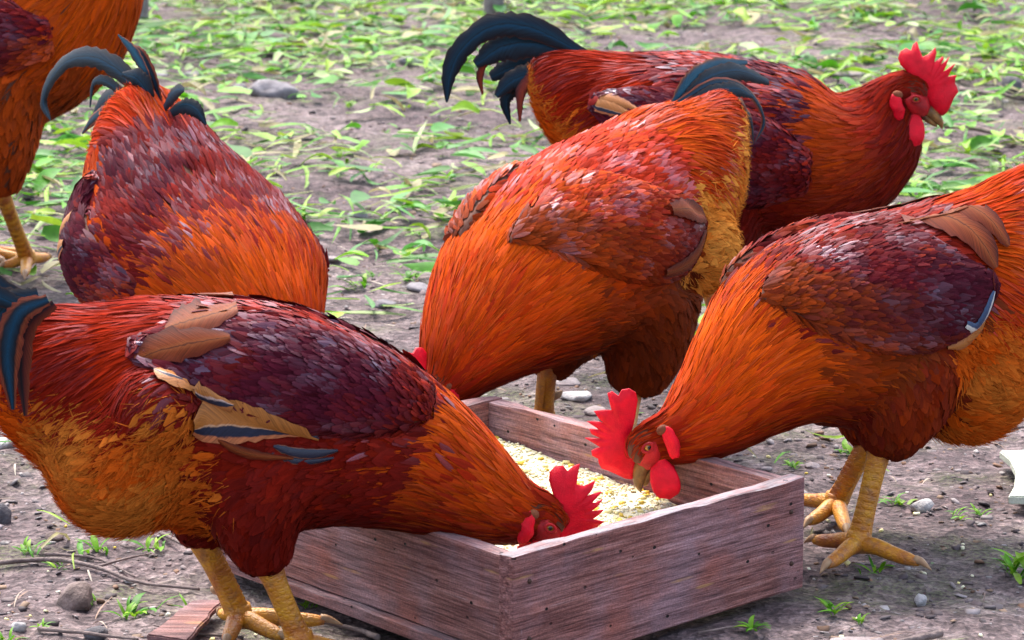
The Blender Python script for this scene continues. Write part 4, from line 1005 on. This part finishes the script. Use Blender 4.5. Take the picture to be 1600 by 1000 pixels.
    for side in (B['near'], -B['near']):
        S2 = Wd[:, None, :2] + Wn[:, None, :] * (np.maximum(Wd[:, 2], .004)[:, None] * jb[None, :])[..., None]
        def conform(S2, bvhs):
            V = np.zeros(S2.shape[:2] + (3,)); Nv = np.zeros_like(V)
            for a in range(S2.shape[0]):
                for b in range(S2.shape[1]):
                    s_, z_ = S2[a, b]; best = None
                    for bv in bvhs:
                        r = bv.ray_cast(Vector((s_, side * .6, z_)), Vector((0, -side, 0)))
                        if r[0] is not None and r[0].y * side > .01 and (best is None or r[0].y * side > best[0].y * side): best = r
                    if best is None: best = bvh.find_nearest(Vector((s_, side * .045, z_)))
                    V[a, b] = best[0]; nn = best[1] if best[1].y * side > -.2 else -best[1]
                    Nv[a, b] = nn
            for _ in range(3):
                for A in (V, Nv):
                    Ap = np.pad(A, ((1, 1), (1, 1), (0, 0)), mode='edge')
                    A[1:-1, 1:-1] = (.4 * A + .15 * (Ap[:-2, 1:-1] + Ap[2:, 1:-1] + Ap[1:-1, :-2] + Ap[1:-1, 2:]))[1:-1, 1:-1]
            return V, norm(Nv)
        tt = np.linspace(0, 1, 22)
        bul = (.002 + .012 * np.sqrt(np.clip(1 - jb ** 2, 0, 1))[None, :] * (np.sin(np.pi * (tt * .86 + .10)) ** .6)[:, None])
        bul[:, 0] = -.006; bul[:, -1] = -.006; bul[0, :] = -.006
        V, Nv = conform(S2, [bvh])
        V = V + Nv * bul[..., None]
        idx = np.arange(22 * nb).reshape(22, nb)
        Q = np.stack([idx[:-1, :-1], idx[:-1, 1:], idx[1:, 1:], idx[1:, :-1]], -1).reshape(-1, 4)
        if (side > 0) == (Wd[-1, 0] < Wd[0, 0]): Q = Q[:, ::-1]
        wing = mesh_np('wing', V.reshape(-1, 3), Q, M_UNDER, root)
        wb = bvh_of(wing.data)
        P, n = sample(wing.data, int(par.get('nw', 2600) * (1.6 if side == B['near'] else .42)))
        if (n[:, 1] * side).mean() < 0: n = -n
        d = np.linalg.norm(P[:, None, [0, 2]] - Wd[None, :, :2], axis=2); j = d.argmin(1); f = j / 21.0
        ok = np.abs(n[:, 1]) > .15
        P, n, j, f = P[ok], n[ok], j[ok], f[ok]
        Lg = (.018 + .024 * f) * rng.uniform(.8, 1.25, len(P))
        tv = np.stack([Wt[j, 0], np.zeros(len(j)), Wt[j, 1]], 1)
        jv = rng.normal(0, .13, P.shape)
        Qs, Ns = [], []
        p, pn = P.copy(), n.copy(); lf = rng.uniform(.001, .006, len(P))
        for s in range(4):
            Qs.append(p + pn * (.0012 + lf * s / 3)[:, None]); Ns.append(pn)
            if s < 3:
                v = tv + jv; v = norm(v - pn * (v * pn).sum(1)[:, None])
                stp = p + v * (Lg / 3)[:, None]; p2, n2 = snap(wb, stp)
                n2 *= np.sign((n2 * pn).sum(1))[:, None]
                p = p2 * .6 + stp * .4; pn = norm(n2 * .5 + pn * .5)
        pt = patch(P, 20, ord(key) + 9); rn = rng.random(len(P))
        c = lerp(cm['wing'], cm['wing2'], (pt - .55) * 2.6 + (rn - .5) * .5 + (.3 - f) * par.get('wshoulder', .4))
        bb_ = np.abs((np.stack([P[:, 0], P[:, 2]], 1) - Wd[j, :2]) * Wn[j]).sum(1) / np.maximum(Wd[j, 2], .01)
        eg = np.clip((bb_ - .55) * 2.0, 0, 1) * .75 + np.clip((.22 - f) * 4.5, 0, 1) + par.get('wblend', 0) * np.clip((.62 - f) * 2.2, 0, 1)
        upr = ((np.stack([P[:, 0], P[:, 2]], 1) - Wd[j, :2]) * Wn[j]).sum(1) > 0
        cb = np.where(upr[:, None], lerp(cm['back'], cm['back2'], rng.random(len(P))), lerp(cm['breast'], cm['breast2'], rng.random(len(P))))
        c = lerp(c, cb, eg * rng.uniform(.4, 1.3, len(P)))
        c4 = shade(c, .3); gq = patch(P, 30, ord(key) + 3); c4[:, 3] = .08 + cm['gloss'] * np.clip((gq - .44) * 3, 0, 1) * rng.random(len(P)) ** 1.1
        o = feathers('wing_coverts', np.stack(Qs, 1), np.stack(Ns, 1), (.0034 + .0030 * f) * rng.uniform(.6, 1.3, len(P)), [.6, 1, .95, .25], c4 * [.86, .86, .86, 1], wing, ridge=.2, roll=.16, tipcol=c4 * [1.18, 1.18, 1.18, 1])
        o['kind'] = 'stuff'
        for q, (fp, kind, off) in enumerate(B['fl']):
            Fd, _ = catmull(np.array(fp), 18)
            Ft = norm(np.gradient(Fd[:, :2], axis=0)); Fn = np.stack([-Ft[:, 1], Ft[:, 0]], 1)
            Fn = Fn * (1 if Fn[:, 1].mean() > 0 else -1)
            ww = np.maximum(Fd[:, 2], .001); ww[-1] *= .45
            j7 = np.linspace(-1, 1, 9); rr = np.random.default_rng(q + 3)
            frr = 1 + .16 * rr.uniform(-1, .6, (18, 1)) * np.abs(j7)[None, :] ** 3
            G2 = Fd[:, None, :2] + Fn[:, None, :] * (ww[:, None] * j7[None, :] * frr)[..., None]
            V, Nv = conform(G2, [bvh, wb])
            V = V + Nv * (off * .2 + (.0052 if kind in ('tan_navy', 'rust', 'tan_line') else .003) + .0015 * (1 - j7 ** 2)[None, :, None] + .0008 * (q % 3)) 
            idx = np.arange(18 * 9).reshape(18, 9)
            Q = np.stack([idx[:-1, :-1], idx[:-1, 1:], idx[1:, 1:], idx[1:, :-1]], -1).reshape(-1, 4)
            U = np.broadcast_to((j7 * .5 + .5)[None, :], (18, 9)); Vv = np.broadcast_to(np.linspace(0, 1, 18)[:, None], (18, 9)) + q * .37
            mesh_np('flight_feather', V.reshape(-1, 3), Q, M_VANE[kind], wing, None, np.stack([U, Vv], -1).reshape(-1, 2))
    # tail
    for q, (tp, kind) in enumerate(B['tail']):
        Td, _ = catmull(np.array(tp), 40)
        Cc = Td[:, :3]; Tt = norm(np.gradient(Cc, axis=0))
        Nn = np.tile([.0, B['near'] * 1.0, .35], (40, 1)); S = norm(np.cross(Tt, Nn)); Nn = norm(np.cross(S, Tt)); Nn *= np.sign((Nn[:, 1] * B['near']).mean())
        strip_obj('tail_feather', Cc, np.maximum(Td[:, 3], .0012), S, Nn, M_TAIL[kind], root, 9, .22, .16, q)
    make_head(root, B['head'], 0)
    for lg in B['legs']:
        make_leg(root, lg)
    return root

def cols(**kw):
    d = dict(neck=PAL['orange'], neck2=PAL['red'], neck_head=PAL['red'] * .75, throat=PAL['red'] * .8, tip=PAL['gold'], saddle=PAL['red'], saddle2=PAL['deep'], saddle_tip=PAL['orange'],
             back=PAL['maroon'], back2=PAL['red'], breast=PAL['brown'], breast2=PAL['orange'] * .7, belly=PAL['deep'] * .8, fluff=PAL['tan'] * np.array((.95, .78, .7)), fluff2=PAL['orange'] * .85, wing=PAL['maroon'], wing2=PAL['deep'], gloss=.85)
    d.update(kw)
    return {k: (np.asarray(v) if not isinstance(v, float) else v) for k, v in d.items()}

make_rooster('a', 'mahogany rooster in the left foreground with its head down inside the trough', dict(nk=7.0, sd=3.0, sc=.10, sk=.5, fx=1.0, nb=.35, bb=0.0, n=15000, nf=13000, nw=3200, wshoulder=-.3,
    col=cols(neck=PAL['orange'] * .95, neck2=PAL['red'] * .9, throat=PAL['deep'] * .9, saddle=PAL['deep'] * 1.1, saddle2=PAL['red'], saddle_tip=PAL['red'] * 1.3, back=PAL['deep'], breast=PAL['deep'] * 1.1, breast2=PAL['red'] * .6, belly=PAL['deep'] * .7, gloss=1.25)))
make_rooster('b', 'rooster bending towards the camera behind the foreground one, curved blue-black tail above its back', dict(nk=5.6, sd=2.0, n=13000, nf=4000, den=.85, wshoulder=1.3,
    col=cols(neck=PAL['orange'], saddle=PAL['red'] * 1.1, saddle2=PAL['orange'] * .6, saddle_tip=PAL['orange'], back=PAL['deep'] * 1.2, back2=PAL['maroon'], breast=PAL['orange'] * .8, breast2=PAL['red'], gloss=.9, wing2=PAL['orange'] * .8, fluff=PAL['tan'])))
make_rooster('c', 'orange-necked rooster in the middle, bent over the far end of the trough', dict(nk=5.3, sd=2.6, sc=.30, fx=1.0, wblend=1.0, n=13500, nf=10000, wshoulder=1.2,
    col=cols(neck=PAL['orange'], neck2=PAL['red'] * 1.05, throat=PAL['red'] * .5, saddle=PAL['orange'] * .8, saddle2=PAL['red'], saddle_tip=PAL['orange'], back=PAL['red'] * 1.1, back2=PAL['orange'] * .8, breast=PAL['brown'] * .9, breast2=PAL['orange'] * .5, wing=PAL['deep'] * .8, wing2=PAL['orange'] * .6, belly=PAL['brown'] * .55, gloss=1.0, fluff=np.array((.58, .24, .04)), fluff2=np.array((.50, .14, .015)))))
make_rooster('d', 'rooster standing upright at the back, head raised and facing right', dict(nk=5.7, sd=3.0, nh=2.4, n=13000, nf=5000, den=.8,
    col=cols(neck=PAL['orange'] * .75, neck2=PAL['red'], neck_head=PAL['deep'] * 1.4, throat=PAL['deep'] * .8, tip=PAL['orange'] * .8, saddle=PAL['red'], saddle2=PAL['deep'], saddle_tip=PAL['red'], breast=PAL['deep'], breast2=PAL['deep'] * .8)))
make_rooster('e', 'orange-necked rooster at the right, reaching left over the trough with its comb showing', dict(nk=5.9, sd=2.9, sc=.0, fx=.9, wblend=.7, n=15000, nf=11000, nw=3200, wshoulder=1.5,
    col=cols(neck=PAL['orange'] * 1.05, neck2=PAL['red'] * 1.1, throat=PAL['red'] * .5, saddle=PAL['red'] * 1.2, saddle2=PAL['orange'] * .8, back=PAL['deep'] * .8, back2=PAL['red'] * .8, breast=PAL['brown'] * .8, breast2=PAL['orange'] * .42, belly=PAL['deep'] * .8, wing=PAL['maroon'] * .85, wing2=PAL['orange'] * .7, gloss=1.0)))
make_rooster('f', 'rooster at the upper left corner, only breast, belly and one leg in the picture', dict(nk=5.2, sd=2.9, n=11000, nf=4000, den=.6, nw=1500,
    col=cols(neck=PAL['orange'] * .8, neck2=PAL['orange'] * .6, throat=PAL['orange'] * .7, breast=PAL['orange'] * .75, breast2=PAL['orange'] * .5, belly=PAL['brown'], saddle=PAL['orange'] * .6)))

# ---------------------------------------------------------------- stones, twigs, scraps, posts
words = {'g': 'grey', 'v': 'violet-grey', 'r': 'brown', 'd': 'dark', 'w': 'pale', 'p': 'pinkish'}
def stone(x, y, w, hgt, c, i):
    bm = bmesh.new(); bmesh.ops.create_icosphere(bm, subdivisions=3, radius=1)
    o3 = Vector((i * 3.1, i * 1.7, 0))
    for v in bm.verts:
        d = 1 + .38 * noise.noise(v.co * .9 + o3) + .16 * noise.noise(v.co * 2.6 + o3)
        q = v.co * d
        # flat broken facets
        for a in range(4):
            nn = Vector((math.sin(i * 2.3 + a * 1.9), math.cos(i * 1.1 + a * 2.7), math.sin(a * 3.3 + i) * .8)).normalized()
            e = q.dot(nn) - .72
            if e > 0: q -= nn * e * .85
        v.co = Vector((q.x * w * .52, q.y * w * .42, q.z * hgt * .55))
    o = from_bm('stone', bm, M_STONE[c])
    o.location = (x, y, gz(x, y) + hgt * .18); o.rotation_euler = (0, 0, i * 1.3)
    return o
STONE_LABEL = {0: 'large flat grey stone on the soil at upper left among the chopped leaves', 1: 'small grey stone just left of the large flat one at upper left',
    2: 'upright violet-grey stone just left of the middle rooster\'s shoulder', 3: 'flattish grey stone right of the left-middle rooster\'s breast',
    4: 'grey stone lying just left of the middle rooster\'s neck', 5: 'small flat grey stone between the left-middle and middle roosters, nearest the foreground back',
    6: 'angular brown rock on the soil below the foreground rooster\'s rump', 7: 'dark stone at the left edge below the foreground rooster\'s rump',
    8: 'small pale stone in the bottom left corner', 9: 'dark rock at the upper right edge', 10: 'whitish pebble right of the yellow legs at the right',
    11: 'small pale knobbly pebble in front of the right rooster\'s foot', 12: 'flat pinkish stone beyond the standing rooster\'s neck',
    13: 'dark stone beside the flat pinkish one beyond the standing rooster\'s neck', 14: 'grey stone right of the left-middle rooster\'s tail',
    15: 'small grey stone between the left-middle rooster\'s tail and the large flat stone', 16: 'dark stone near the bottom edge left of the board splinter',
    17: 'flat pinkish slab at the bottom edge right of the trough', 18: 'pale flat stone at the left edge beside the foreground rooster',
    19: 'pale flake on the soil under the middle rooster, between its legs', 20: 'pinkish flake behind the pale one under the middle rooster',
    21: 'small grey stone in the leafy gap left of the middle rooster, the left of two', 22: 'small grey stone in the leafy gap left of the middle rooster, the right of two',
    23: 'pinkish stone just behind the trough under the middle rooster', 24: 'small brown chip under the foreground rooster\'s rump fluff',
    25: 'small grey stone behind the standing rooster\'s comb', 27: 'pinkish pebble beside the flattish grey stone near the left-middle rooster\'s breast',
    28: 'pinkish pebble behind the right rooster\'s legs', 29: 'brown stone at the right edge above the painted scrap', 30: 'pinkish pebble just beyond the far right corner of the trough',
    31: 'grey stone among the leaves left of the thinner post', 33: 'small grey stone under the right rooster\'s rear'}
for i, s in enumerate(STONES):
    if i in STONE_LABEL:
        tag(stone(*s, i), STONE_LABEL[i], 'stone', 'stones on the ground')

TWL = ['long crooked twig lying across the lower left soil', 'thin twig beside the long one at lower left', 'short brown twig in the bottom left corner', 'thick bare stick right of the standing rooster\'s beak', 'stick lying at the upper right edge',
       'thin pale twig beside the wood splinter at lower left', 'thick stub of twig at the bottom right edge', 'thin twig at the right edge beyond the painted scrap', 'curved root beside the lower edge of the trough', 'thin twig behind the foreground rooster\'s legs', 'tiny twig in front of the trough']
for i, (p, r) in enumerate(TWIGS):
    pts = [(x, y, gz(x, y) + r * 1.2 + .003) for x, y in p]
    V, Fc = tube(pts, [r * (1.1 - .5 * t / (len(p) - 1)) for t in range(len(p))], 8, 6)
    V = [np.array(v) + .35 * r * np.array([noise.noise(Vector(v) * 60), noise.noise(Vector(v) * 60 + Vector((5, 0, 0))), noise.noise(Vector(v) * 60 + Vector((0, 9, 0)))]) for v in V]
    if len(p) > 3:
        a = np.array(pts[2]); V2, F2 = tube([a, a + (.03, .02, .004), a + (.055, .05, .002)], [r * .6, r * .45, r * .2], 6, 4); V, Fc = merge([(V, Fc), (V2, F2)])
    tag(mesh_py('twig', V, Fc, M_TWIG), TWL[i], 'twig', 'twigs on the ground')

def plate(name, poly, z0, z1, m, tilt=0.0):
    bm = bmesh.new()
    a = [bm.verts.new((x, y, z0 + tilt * (y - poly[0][1]))) for x, y in poly]; b = [bm.verts.new((x, y, z1 + tilt * (y - poly[0][1]))) for x, y in poly]
    bm.faces.new(a[::-1]); bm.faces.new(b)
    for i in range(len(poly)):
        j = (i + 1) % len(poly); bm.faces.new((a[i], a[j], b[j], b[i]))
    bmesh.ops.recalc_face_normals(bm, faces=bm.faces)
    bmesh.ops.bevel(bm, geom=bm.edges[:], offset=.0015, segments=2, affect='EDGES')
    return from_bm(name, bm, m, None, smooth=False)
tag(plate('painted_scrap', SCRAP, .002, .012, M_SCRAP), 'pale painted board scrap with a curved edge at the right edge', 'board scrap')
pk = []
for i in range(4):
    a, b = np.array(PLANK[i]), np.array(PLANK[(i + 1) % 4])
    for t in range(9):
        q = a + (b - a) * t / 9; q = q + .0035 * np.array([noise.noise(Vector((*q * 90, 1))), noise.noise(Vector((*q * 90, 7)))]) + (.006 * np.array([0, noise.noise(Vector((*q * 200, 3)))]) if i % 2 == 0 else 0)
        pk.append(tuple(q))
pl = plate('wood_splinter', pk, .000, .0075, M_PLANK)
tag(pl, 'short weathered board splinter on the soil at the bottom left', 'board scrap')
for i, (x, y, r) in enumerate(POSTS):
    pts = [(x, y, -.05), (x, y, .05), (x + .01, y, .4), (x - .01, y + .01, .9), (x, y, 1.5)]
    V, Fc = tube(pts, [r * 1.15, r, r * .95, r * .92, r * .9], 18, 6)
    V = [np.array(v) + .06 * r * noise.noise(Vector(v) * 30) for v in V]
    tag(mesh_py('fence_post', V, Fc, M_POST), ['thick grey-brown post at the upper left corner, cut off by the frame', 'thinner post rising behind the standing rooster\'s tail'][i], 'post', 'posts at the back')

# ---------------------------------------------------------------- leaves, sprigs, gravel
GREENS = [(.10, .31, .010), (.16, .38, .014), (.065, .24, .012), (.23, .42, .025), (.32, .42, .17), (.08, .27, .05), (.27, .42, .03), (.035, .15, .015)]
def leaf_arrays(ln, wd, bend, curl, fold, twist, tip=.0, n=7):
    V = []
    for i in range(n):
        t = i / (n - 1)
        half = wd * (math.sin(math.pi * (.06 + .94 * t) ** .8) ** .8 if t < 1 else tip)
        x = ln * (t - .5); z = curl * math.sin(math.pi * t) + bend * (t - .5) ** 2
        tw = twist * (t - .5); yy = .12 * ln * math.sin(2.2 * t + twist)
        for s in (-1, 0, 1):
            V.append((x, yy + s * half * math.cos(tw), z + abs(s) * half * fold + s * half * math.sin(tw)))
    idx = np.arange(n * 3).reshape(n, 3)
    Q = np.stack([idx[:-1, :-1], idx[:-1, 1:], idx[1:, 1:], idx[1:, :-1]], -1).reshape(-1, 4)
    return np.array(V), Q

class Heap:
    def __init__(s): s.V, s.Q, s.C, s.o = [], [], [], 0
    def add(s, V, Q, c):
        s.V.append(V); s.Q.append(Q + s.o); s.C.append(np.tile([*c, 1], (len(V), 1))); s.o += len(V)
    def build(s, name, m, smooth=True):
        return mesh_np(name, np.vstack(s.V), np.vstack(s.Q), m, None, np.vstack(s.C), smooth=smooth)

def density(x, y):
    d = np.interp(y, [2.9, 3.6, 4.2, 4.8, 5.4, 6.2, 8, 10], [.015, .03, .06, .16, .45, .8, .9, .9])
    n1 = noise.noise(Vector((x * 1.5, y * 1.1, 3.7))) * .5 + .5
    n2 = noise.noise(Vector((x * 5, y * 3.5, 8.1))) * .5 + .5
    return d * np.clip((n1 * .75 + n2 * .6 - .45) * 3.0, .03, 1.3)

def in_trough(x, y):
    q = np.array([x, y]) - TA; a, b = q @ sdir, q @ ldir
    return -.02 < a < TW + .02 and -.02 < b < TL + .05

variants = []; vshape = []
GREEN_WORDS = ['mid-green', 'bright green', 'deep green', 'yellow-green', 'pale grey-green', 'bluish green', 'light lime-green', 'dark green']
for v in range(16):
    ln = random.uniform(.07, .14); wd = ln * random.uniform(.07, .17)
    vshape.append(wd / ln)
    V, Q = leaf_arrays(ln, wd, random.uniform(-.02, .05), random.uniform(0, .018), random.uniform(-.2, .7), random.uniform(-1, 1), random.choice((0, 0, .6)))
    c = np.tile([*GREENS[v % len(GREENS)], 1], (len(V), 1))
    o = mesh_np('leaf', V, Q, M_LEAF, None, c); variants.append(o.data); bpy.data.objects.remove(o)
litter = Heap(); nind = 0
cand = []
while len(cand) < 9500:
    x, y = random.uniform(-1.75, 1.75), random.uniform(2.95, 10.2)
    if random.random() < density(x, y) and not in_trough(x, y): cand.append((x, y))
vis = [c for c in cand if abs(c[0] / c[1]) < .148 and 4.9 < c[1] < 9.0]
random.shuffle(vis)
single = set(vis[:285])
for (x, y) in cand:
    z = gz(x, y) + random.uniform(.003, .022)
    rot = (random.gauss(0, .25), random.gauss(0, .14), random.random() * 6.283)
    if (x, y) in single:
        o = bpy.data.objects.new('torn_leaf', random.choice(variants)); COL.objects.link(o)
        o.location = (x, y, z + .006); o.rotation_euler = rot
        k = random.uniform(.6, 1.05) * (1 if y > 5 else .5); o.scale = (k, k * (1 if y > 5 else .7), k)
        vi = variants.index(o.data)
        px = 800 + x / y * 5340; far = y > 7.0
        side_ = 'at the upper left' if px < 420 else 'between the left-middle and middle roosters' if px < 690 and not far else 'left of the standing rooster\'s tail' if px < 690 else 'behind the standing rooster\'s back' if px < 1180 else 'at the upper right behind the raised comb' if far else 'at the right below the raised head'
        tag(o, f'{"broad" if vshape[vi] > .12 else "narrow"} {GREEN_WORDS[vi % 8]} torn leaf {"farther off " if far and px < 420 else ""}on the soil {side_}', 'leaf', 'torn green leaves strewn on the soil')
    else:
        thin = random.random() < (.72 if y > 4.9 else .8)
        ln = (random.uniform(.04, .14) if thin else random.uniform(.03, .085)) * (1 if y > 4.9 else .55)
        wd = ln * random.uniform(.022, .06) if thin else ln * random.uniform(.12, .26)
        V, Q = leaf_arrays(ln, wd, random.uniform(-.02, .05), random.uniform(0, .012), random.uniform(-.3, .8), random.uniform(-1, 1), random.choice((0, .5)), 5 if thin else 6)
        R_ = np.array(Matrix.Rotation(rot[2], 3, 'Z') @ Matrix.Rotation(rot[1], 3, 'Y') @ Matrix.Rotation(rot[0], 3, 'X'))
        c = np.array(random.choice(GREENS)) * random.uniform(.75, 1.15)
        if random.random() < .18: c = np.array((.34, .30, .14)) * random.uniform(.6, 1.1)
        litter.add(V @ R_.T + np.array([x, y, z]), Q, c)
tag(litter.build('chopped_greens', M_LEAF), 'chopped green leaves and stems strewn over the trampled soil', 'leaf litter', kind='stuff')

sprig = Heap()
def add_sprig(x, y, k):
    z = gz(x, y)
    for q in range(random.randint(5, 9)):
        ln = random.uniform(.012, .034) * k
        V, Q = leaf_arrays(ln, ln * random.uniform(.06, .16), .0, ln * .12, .3, random.uniform(-.6, .6))
        V[:, 0] += ln * .5
        R_ = np.array(Matrix.Rotation(random.random() * 6.283, 3, 'Z') @ Matrix.Rotation(-random.uniform(.05, .75), 3, 'Y'))
        sprig.add(V @ R_.T + np.array([x + random.gauss(0, .006 * k), y + random.gauss(0, .01 * k), z + .002]), Q, np.array(random.choice(GREENS[:4])) * random.uniform(.7, 1.1))
for s in SPRIGS:
    add_sprig(*s); add_sprig(*s)
c = 0
while c < 400:
    x, y = random.uniform(-1.6, 1.6), random.uniform(3.0, 9.8)
    if random.random() < .12 + .8 * density(x, y) and not in_trough(x, y):
        add_sprig(x, y, random.uniform(.35, 1.0)); c += 1
tag(sprig.build('grass_sprigs', M_LEAF), 'small green seedlings and grass sprigs sprouting from the soil', 'grass', kind='stuff')

gst = [[], [], [], 0]
gp = np.array([(.20, .15, .15), (.28, .23, .23), (.13, .10, .11), (.36, .31, .31), (.25, .14, .09), (.45, .41, .40), (.09, .07, .075), (.33, .22, .15)])
c = 0
while c < 14000:
    y = 2.95 + (7 * random.random() ** 1.5 if c % 3 else 1.9 * random.random()); x = random.uniform(-.19, .19) * y * 1.15
    if in_trough(x, y): c += 1; continue
    r = random.choice((.0012, .0015, .002, .002, .0025, .003, .0045)) * random.uniform(.7, 1.4) * (1 + .12 * (y - 3))
    chip((x, y, gz(x, y) + r * .15), r, gp[random.randrange(len(gp))] * random.uniform(.4, .85), gst, .5); c += 1
tag(mesh_np('gravel', np.vstack(gst[0]), np.vstack(gst[1]), M_GRIT, None, np.vstack(gst[2]), smooth=False), 'fine gravel, clods and wood crumbs scattered over the soil', 'gravel', kind='stuff')

straw = Heap()
for i in range(900):
    y = 2.95 + 6.5 * random.random() ** 1.3; x = random.uniform(-.19, .19) * y
    if in_trough(x, y): continue
    ln = random.uniform(.012, .06)
    V, Q = leaf_arrays(ln, random.uniform(.0006, .0016), 0, random.uniform(0, .006), .4, random.uniform(-1, 1), .7)
    R_ = np.array(Matrix.Rotation(random.random() * 6.283, 3, 'Z') @ Matrix.Rotation(random.gauss(0, .12), 3, 'Y'))
    straw.add(V @ R_.T + np.array([x, y, gz(x, y) + .003]), Q, np.array(random.choice([(.38, .30, .24), (.30, .20, .15), (.48, .42, .34), (.20, .14, .12)])))
tag(straw.build('straw_bits', M_GRIT), 'short dry straws and splinters scattered over the soil', 'straw', kind='stuff')

cst = [[], [], [], 0]
for i in range(260):
    x = random.gauss(-.1, .45); y = random.uniform(3.2, 4.2)
    if in_trough(x, y): continue
    chip((x, y, gz(x, y) + .002), random.uniform(.0015, .0035), pal[random.randrange(5)], cst)
tag(mesh_np('spilled_corn', np.vstack(cst[0]), np.vstack(cst[1]), M_CORN, None, np.vstack(cst[2]), smooth=False), 'yellow corn crumbs spilled on the soil round the trough', 'feed', kind='stuff')
